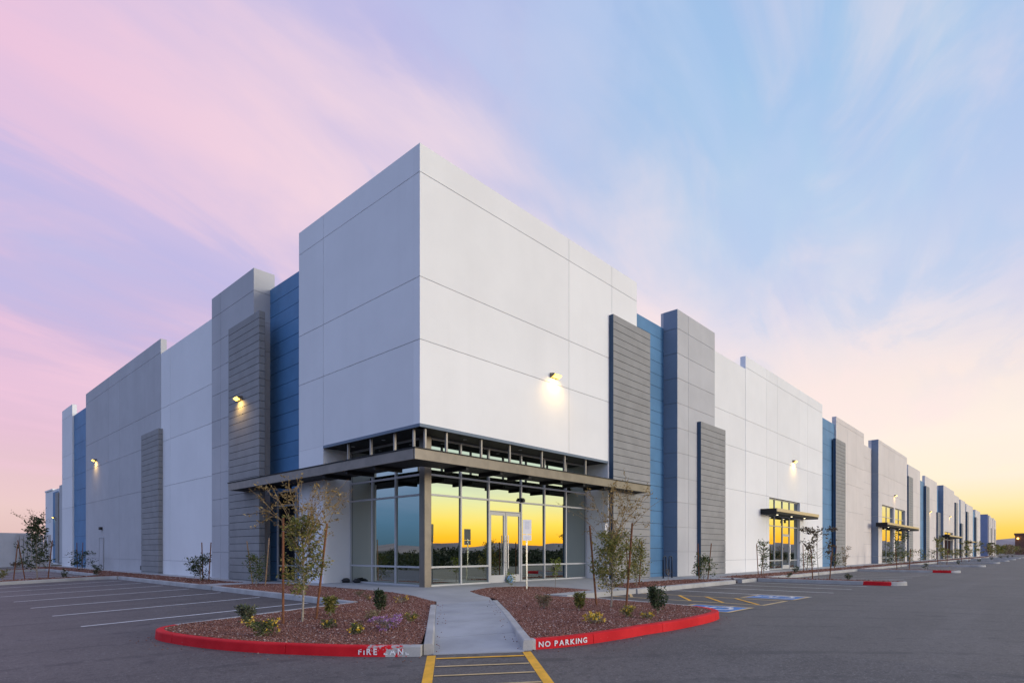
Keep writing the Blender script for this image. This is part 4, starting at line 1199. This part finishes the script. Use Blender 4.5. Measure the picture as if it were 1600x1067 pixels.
# --- small plants of the left island
up1 = dict(rise_=2.6, z_w=lambda f: 1.0)
G_L = 'small plants on the left gravel island'
G_R = 'small plants on the right gravel island'
plant('shrub', 'grey green tufted shrub beside the yellow flowers at the left island tip', 'shrub', -6.07, -2.52, .34, .40, 1, L_SAGE, 0.056, 837, 26, .02, .45, 2.4, None, .02, group=G_L)
plant('flower_bush', 'largest yellow flowering bush, low, just behind the red kerb on the left', 'flowers', -6.44, -3.95, .24, .52, 2, L_GREEN, 0.044, 837, 24, .05, .6, .7, None, .03, flower=F_YEL, nf=22, fsize=0.058, group=G_L)
plant('grass_tuft', 'olive grass tuft where the two kerbs meet behind the sapling', 'grass tuft', -4.42, -2.67, .36, .30, 3, L_OLIVE, 0.075, 567, 30, .0, .3, 3.2, None, .012, group=G_L)
plant('flower_bush', 'tiny green plant with one yellow bloom in front of the sapling trunk', 'flowers', -5.28, -4.10, .12, .28, 4, L_GREEN, 0.037, 324, 14, .1, .7, .5, None, .02, flower=F_YEL, nf=4, fsize=0.052, group=G_L)
plant('flower_bush', 'small yellow flowered plant nearest the fire lane lettering', 'flowers', -5.39, -5.12, .18, .25, 5, L_GREEN, 0.040, 351, 14, .1, .7, .7, None, .02, flower=F_YEL, nf=9, fsize=0.065, group=G_L)
plant('shrub', 'upright dark green shrub at the centre back of the left island', 'shrub', -3.47, -3.03, .43, .30, 6, L_DARK, 0.062, 1026, 30, .0, .5, 2.6, None, .018, group=G_L)
plant('shrub', 'sprawling brownish low shrub before the upright dark green one', 'shrub', -4.42, -4.12, .20, .34, 7, L_TAN, 0.044, 405, 18, .05, .6, .8, None, .025, group=G_L)
plant('flower_bush', 'purple flowering ground plant near the left path edge', 'flowers', -4.75, -5.12, .17, .58, 8, L_TAN, 0.035, 324, 26, .1, .7, .5, None, .03, flower=F_PUR, nf=98, fsize=0.049, group=G_L)
plant('shrub', 'small tan and green plant between the purple flowers and the path', 'shrub', -3.94, -4.70, .15, .28, 9, L_OLIVE, 0.037, 297, 14, .1, .7, .8, None, .02, flower=F_YEL, nf=5, fsize=0.039, group=G_L)
plant('shrub', 'flat dry plant near the pavement left of the glass corner', 'shrub', -1.75, .45, .13, .38, 10, L_TAN, 0.037, 243, 12, .1, .7, .6, None, .02, group=G_L)
plant('flower_bush', 'flat straggly plant with pale yellow flowers beside the path corner', 'flowers', -2.07, -1.90, .12, .36, 11, L_TAN, 0.037, 216, 12, .1, .7, .6, None, .02, flower=F_YEL, nf=11, fsize=0.046, group=G_L)
plant('flower_bush', 'tiny brown plant with one yellow flower behind the dark green shrub', 'flowers', -2.15, -.55, .12, .2, 12, L_TAN, 0.037, 121, 8, .1, .7, .8, None, .015, flower=F_YEL, nf=2, fsize=0.058, group=G_L)
# --- small plants of the right island
plant('shrub', 'dense dark green shrub near the red tip of the right island', 'shrub', -.13, -7.74, .50, .36, 13, L_DARK, 0.062, 1282, 34, .0, .55, 2.2, None, .022, group=G_R)
plant('shrub', 'twiggy brown green shrub nearest the path on the right island', 'shrub', -.85, -5.39, .26, .40, 14, L_TAN, 0.044, 513, 22, .02, .6, 1.3, None, .025, group=G_R)
plant('grass_tuft', 'olive grass tuft left of the right island sapling', 'grass tuft', -.67, -6.20, .34, .28, 15, L_OLIVE, 0.075, 432, 26, .0, .3, 3.0, None, .012, group=G_R)
plant('flower_bush', 'low yellow flowering plant standing alone by the no parking kerb', 'flowers', -2.23, -7.69, .12, .40, 16, L_OLIVE, 0.037, 297, 18, .1, .7, .6, None, .025, flower=F_YEL, nf=30, fsize=0.058, group=G_R)
plant('flower_bush', 'rounded tan and yellow plant in front of the right island stakes', 'flowers', -1.09, -7.62, .19, .33, 17, L_OLIVE, 0.040, 486, 18, .1, .7, .9, None, .025, flower=F_YEL, nf=16, fsize=0.046, group=G_R)
plant('flower_bush', 'very low yellow flowered plant just left of the dark green shrub', 'flowers', -1.05, -8.02, .08, .28, 18, L_OLIVE, 0.035, 216, 10, .1, .7, .6, None, .02, flower=F_YEL, nf=8, fsize=0.052, group=G_R)
plant('young_plant', 'light green young plant in front of the glass doors', 'plant', 2.85, -.95, .46, .42, 19, L_LIME, .065, 150, 12, .15, .8, 1.4, None, .03, M_BARK, .008)
plant('young_plant', 'taller bright green young plant before the right glass panes', 'plant', 4.62, -1.35, .88, .40, 20, L_LIME, .07, 240, 16, .35, .95, 1.5, None, .035, M_BARK, .010)
# --- beds along the right front
plant('shrub', 'big olive bush with two stakes beside the plank fin at the entrance', 'shrub', 7.75, -2.6, 1.65, 1.25, 22, L_OLIVE, .085, 1300, 34, .05, .92, .9, lambda f: 1.1 - .75 * f, .06, M_BARK, .016)
stake(7.9, -2.15, 1.68, -.07, 'thin stake in the big olive bush by the entrance plank fin, left one'); stake(8.85, -2.05, 1.68, .10, 'thin stake right of the big olive bush by the entrance plank fin')
plant('dry_plant', 'thin dry plant with a dark seed head left of the bike rack', 'plant', 11.4, -1.9, .5, .5, 23, L_REDDISH, .05, 70, 8, .3, .95, 1.6, None, .03)
plant('shrub', 'leafy green bush with two thin stakes before the low plank fin', 'shrub', 14.0, -2.25, 1.02, 1.30, 24, L_GREEN, .095, 760, 24, .05, .92, .75, lambda f: 1.1 - .7 * f, .06, M_BARK, .014)
stake(13.75, -2.15, 1.62, -.05, 'thin red stake at the left of the bush before the low plank fin'); stake(14.75, -2.1, 1.64, .16, 'thin red stake at the right of the bush before the low plank fin')
plant('shrub', 'tall loose bush with two stakes left of the first side entrance', 'shrub', 21.65, -2.1, 1.75, 1.15, 25, L_GREEN, .11, 520, 22, .08, .95, .9, lambda f: 1.1 - .7 * f, .06, M_BARK, .015)
stake(21.2, -2.0, 1.66, -.09, 'stake left of the tall loose bush before the first side entrance'); stake(21.9, -1.9, 1.66, .17, 'stake inside the tall loose bush before the first side entrance')
plant('shrub', 'dark loose bush right of the first side entrance', 'shrub', 28.6, -2.3, 1.05, 1.05, 26, L_GREEN, .11, 330, 18, .05, .95, .9, None, .06)
stake(28.3, -2.2, 1.68, -.05, 'stake left of the bush that stands right of the first side entrance'); stake(28.9, -2.2, 1.68, .12, 'stake right of the bush that stands right of the first side entrance')
plant('shrub', 'dark round shrub at the kerb between the first side entrance and the kerb island', 'shrub', 24.2, -3.0, .40, .45, 27, L_DARK, .07, 260, 16, .05, .6, 1.2, None, .03)
plant('shrub', 'dark bush before the blue wall right of the first side entrance', 'shrub', 36.0, -2.0, 1.0, 1.0, 28, L_GREEN, .12, 260, 16, .05, .95, .9, None, .06)
stake(35.6, -1.9, 1.7, -.1, 'stake left of the dark bush before the second blue wall'); stake(36.5, -1.9, 1.7, .14, 'stake right of the dark bush before the second blue wall')
plant('shrub', 'tall tan dry bush at the foot of the third plank fin on the right front', 'shrub', 38.6, -2.1, 1.5, .75, 29, L_TAN, .12, 240, 16, .05, .95, 1.2, None, .06)
# first kerb island of the right lot
plant('sapling_tree', 'dark leaved sapling between two stakes on the first kerb island of the right lot', 'tree', 18.0, -5.85, 2.18, 1.35, 30, L_REDDISH, .13, 520, 26, .38, .98, .9, lambda f: .8 + .5 * f if f < .6 else 1.1, .05, M_BARK, .014, lo=.5)
stake(17.75, -5.65, 1.48, -.1, 'stake left of the sapling on the first right kerb island'); stake(17.9, -6.3, 1.42, .11, 'stake right of the sapling on the first right kerb island')
plant('shrub', 'small dark ball shrub at the near end of the first right kerb island', 'shrub', 17.85, -4.6, .26, .30, 31, L_DARK, .06, 160, 12, .05, .6, 1.2, None, .02)
plant('shrub', 'dark bowl shaped shrub near the red kerb tip of the first right island', 'shrub', 17.9, -7.05, .28, .38, 32, L_DARK, .06, 240, 14, .05, .6, 1.0, None, .025)
# further along the right front
k = 40
for (x, h, w_, lf, lab) in ((52.9, 1.2, .8, L_GREEN, 'green bush left of the second side entrance windows'), (56.0, 1.2, .9, L_GREEN, 'green bush before the pale recess left of the second side canopy'),
                            (60.5, 1.15, .8, L_OLIVE, 'olive bush under the left end of the second side canopy'), (64.5, 1.3, 1.0, L_OLIVE, 'olive bush before the left window of the second side entrance'),
                            (71.5, 1.3, 1.0, L_OLIVE, 'olive bush before the right window of the second side entrance'), (79.5, 1.3, 1.1, L_GREEN, 'green bush at the plank fin after the second side entrance'),
                            (90.0, 1.4, 1.2, L_OLIVE, 'olive bush before the blue wall past the second side entrance'), (102.0, 1.4, 1.3, L_OLIVE, 'olive bush before the small low fin far along the front'),
                            (110.0, 1.5, 1.4, L_OLIVE, 'olive bush left of the third side entrance'), (128.0, 1.6, 1.6, L_OLIVE, 'olive bush right of the third side entrance')):
    plant('shrub', lab, 'shrub', x, -2.3, h, w_, k, lf, .16 if x < 80 else .22, 170, 14, .05, .95, .9, None, .08, group='bushes along the long right front'); k += 1
for i, x in enumerate(ISL[1:]):
    words = ['second', 'third', 'fourth', 'fifth', 'sixth', 'seventh', 'eighth'][i]
    plant('sapling_tree', 'small leafy sapling on the %s kerb island of the right lot' % words, 'tree', x + .9, -5.9, 2.4, 1.25, 60 + i, L_OLIVE if i else L_GREEN, .16 + .02 * i, 300 if i < 3 else 200, 20, .30, .97, .9,
          lambda f: 1.1 - .3 * f, .07, M_BARK, .014, group='saplings on the right kerb islands')
    if i < 3:
        stake(x + .6, -5.7, 1.5, -.1, 'left stake of the sapling on the %s right kerb island' % words); stake(x + .9, -6.35, 1.45, .1, 'right stake of the sapling on the %s right kerb island' % words)
    plant('shrub', 'small dark shrub near the tip of the %s right kerb island' % words, 'shrub', x + .85, -7.3, .42, .42, 80 + i, L_DARK, .09, 120, 10, .05, .6, 1.2, None, .03, group='shrubs on the right kerb islands')
# scrub past the far end of the front
rs = random.Random(77)
for i in range(9):
    x = 186 + i * 13; y = -1.8 - 1.1 * (i % 3) + rs.uniform(-.5, .5)
    plant('scrub_bush', '%s wild bush past the far end of the long right front' % ('nearest', 'second', 'third', 'fourth', 'fifth', 'sixth', 'seventh', 'eighth', 'farthest')[i], 'shrub', x, y, rs.uniform(2.0, 3.4), rs.uniform(2.6, 4.2), 100 + i, L_OLIVE if i % 2 else L_TAN, .45, 260, 16, .05, .9, .8, None, .2, group='wild bushes past the end of the front', stem_r=.04)

# --- left front beds
plant('shrub', 'dark spreading bush with two red stakes before the white wall on the left', 'shrub', -1.5, 12.75, 1.05, 1.30, 130, L_DARK, .095, 900, 26, .03, .9, .7, lambda f: 1.15 - .8 * f, .06, M_BARK, .014)
stake(-1.35, 12.9, 1.65, -.05, 'left red stake in the dark bush before the white left wall'); stake(-1.25, 12.55, 1.65, .10, 'right red stake in the dark bush before the white left wall')
plant('shrub', 'green bush with a wood stake at the foot of the tall left plank fin', 'shrub', -1.55, 7.35, 1.05, .95, 131, L_GREEN, .08, 800, 24, .03, .9, .9, lambda f: 1.1 - .6 * f, .055, M_BARK, .013)
stake(-1.28, 7.2, 1.72, .14, 'weathered wood stake right of the bush by the tall left plank fin', M_STAKE2); stake(-.95, 9.0, 1.66, -.22, 'pale thin stake before the tall left plank fin', M_STAKE2)
plant('shrub', 'dark green bush before the far blue wall on the left', 'shrub', -1.4, 34.5, 1.1, 1.6, 132, L_DARK, .14, 420, 20, .03, .9, .8, None, .08)
plant('shrub', 'dark ball shrub at the kerb corner of the far left island', 'shrub', -3.0, 22.75, .55, .5, 133, L_DARK, .08, 320, 16, .05, .7, 1.2, None, .035)
stake(-.9, 38.0, 1.9, -.05, 'left stake before the far blue wall of the left front'); stake(-.9, 36.6, 1.9, .05, 'right stake before the far blue wall of the left front')
plant('sapling_tree', 'dark sapling with reddish top on the far left island by the site wall', 'tree', -5.35, 23.2, 3.1, 1.75, 134, L_DARK, .14, 1500, 40, .10, .97, .8, lambda f: 1.15 - .95 * f, .07, M_BARK, .022,
      extra=golden_top(3.3, 1.0, 2.0, 3.3, 8, 160, L_REDDISH, .10))
stake(-5.75, 23.7, 1.95, -.36, 'left leaning stake of the dark sapling on the far left island', M_STAKE); stake(-4.95, 23.1, 1.92, .22, 'right leaning stake of the dark sapling on the far left island', M_STAKE)
stake(-6.15, 24.0, 1.75, .20, 'leaning stake at the left picture edge before the site wall', M_STAKE)
plant('shrub', 'olive ball shrub on the far left island at the picture edge', 'shrub', -6.6, 23.6, .50, .45, 135, L_OLIVE, .08, 260, 14, .05, .7, 1.4, None, .03)
plant('shrub', 'small dark ball shrub right of the far left island sapling', 'shrub', -4.35, 22.75, .38, .35, 136, L_DARK, .07, 200, 14, .05, .7, 1.3, None, .025)
plant('shrub', 'low reddish shrub behind the far left island near the diagonal kerb', 'shrub', -3.9, 41.2, .5, .7, 137, L_REDDISH, .13, 160, 12, .05, .7, 1.0, None, .05)
plant('shrub', 'dark round shrub far behind the left island before the site wall', 'shrub', -5.6, 41.5, .8, .9, 138, L_DARK, .14, 200, 14, .05, .7, 1.0, None, .06)

# --- desert scrub across the road: what the glass reflects
def scrub_belt():
    rg_ = np.random.default_rng(9); V_, F_ = [], []; nv = 0
    spots = []
    for i in range(1500):
        t = rg_.random()
        if t < .62: spots.append((rg_.uniform(-90, 200), -23 - 75 * rg_.random() ** 1.6))
        else: spots.append((-26 - 70 * rg_.random() ** 1.6, rg_.uniform(-100, 130)))
    for (x, y) in spots:
        dd = max(-y - 23, -x - 26, 0); h = rg_.uniform(.75, 1.25) * (1.0 + .022 * dd) * (1.6 if rg_.random() < .08 else 1); wd = max(1.6, h * rg_.uniform(1.3, 2.4)); n = 90
        d = rg_.normal(size=(n, 3)); d /= np.linalg.norm(d, axis=1)[:, None]; r_ = rg_.random(n)[:, None] ** .4
        P = d * r_ * np.array((wd / 2, wd / 2, h / 2)) + np.array((x, y, -.8 + h / 2))
        V, F = leaves(P, .30 + .004 * dd, rg_, .8); V_.append(V); F_.append(F + nv); nv += len(V)
    o = link('desert_scrub', fastmesh('scrub', np.concatenate(V_), np.concatenate(F_)), None, leafmat('desert scrub leaves', (.016, .028, .014), (.03, .045, .02), (.05, .06, .028))); o['kind'] = 'stuff'
scrub_belt()
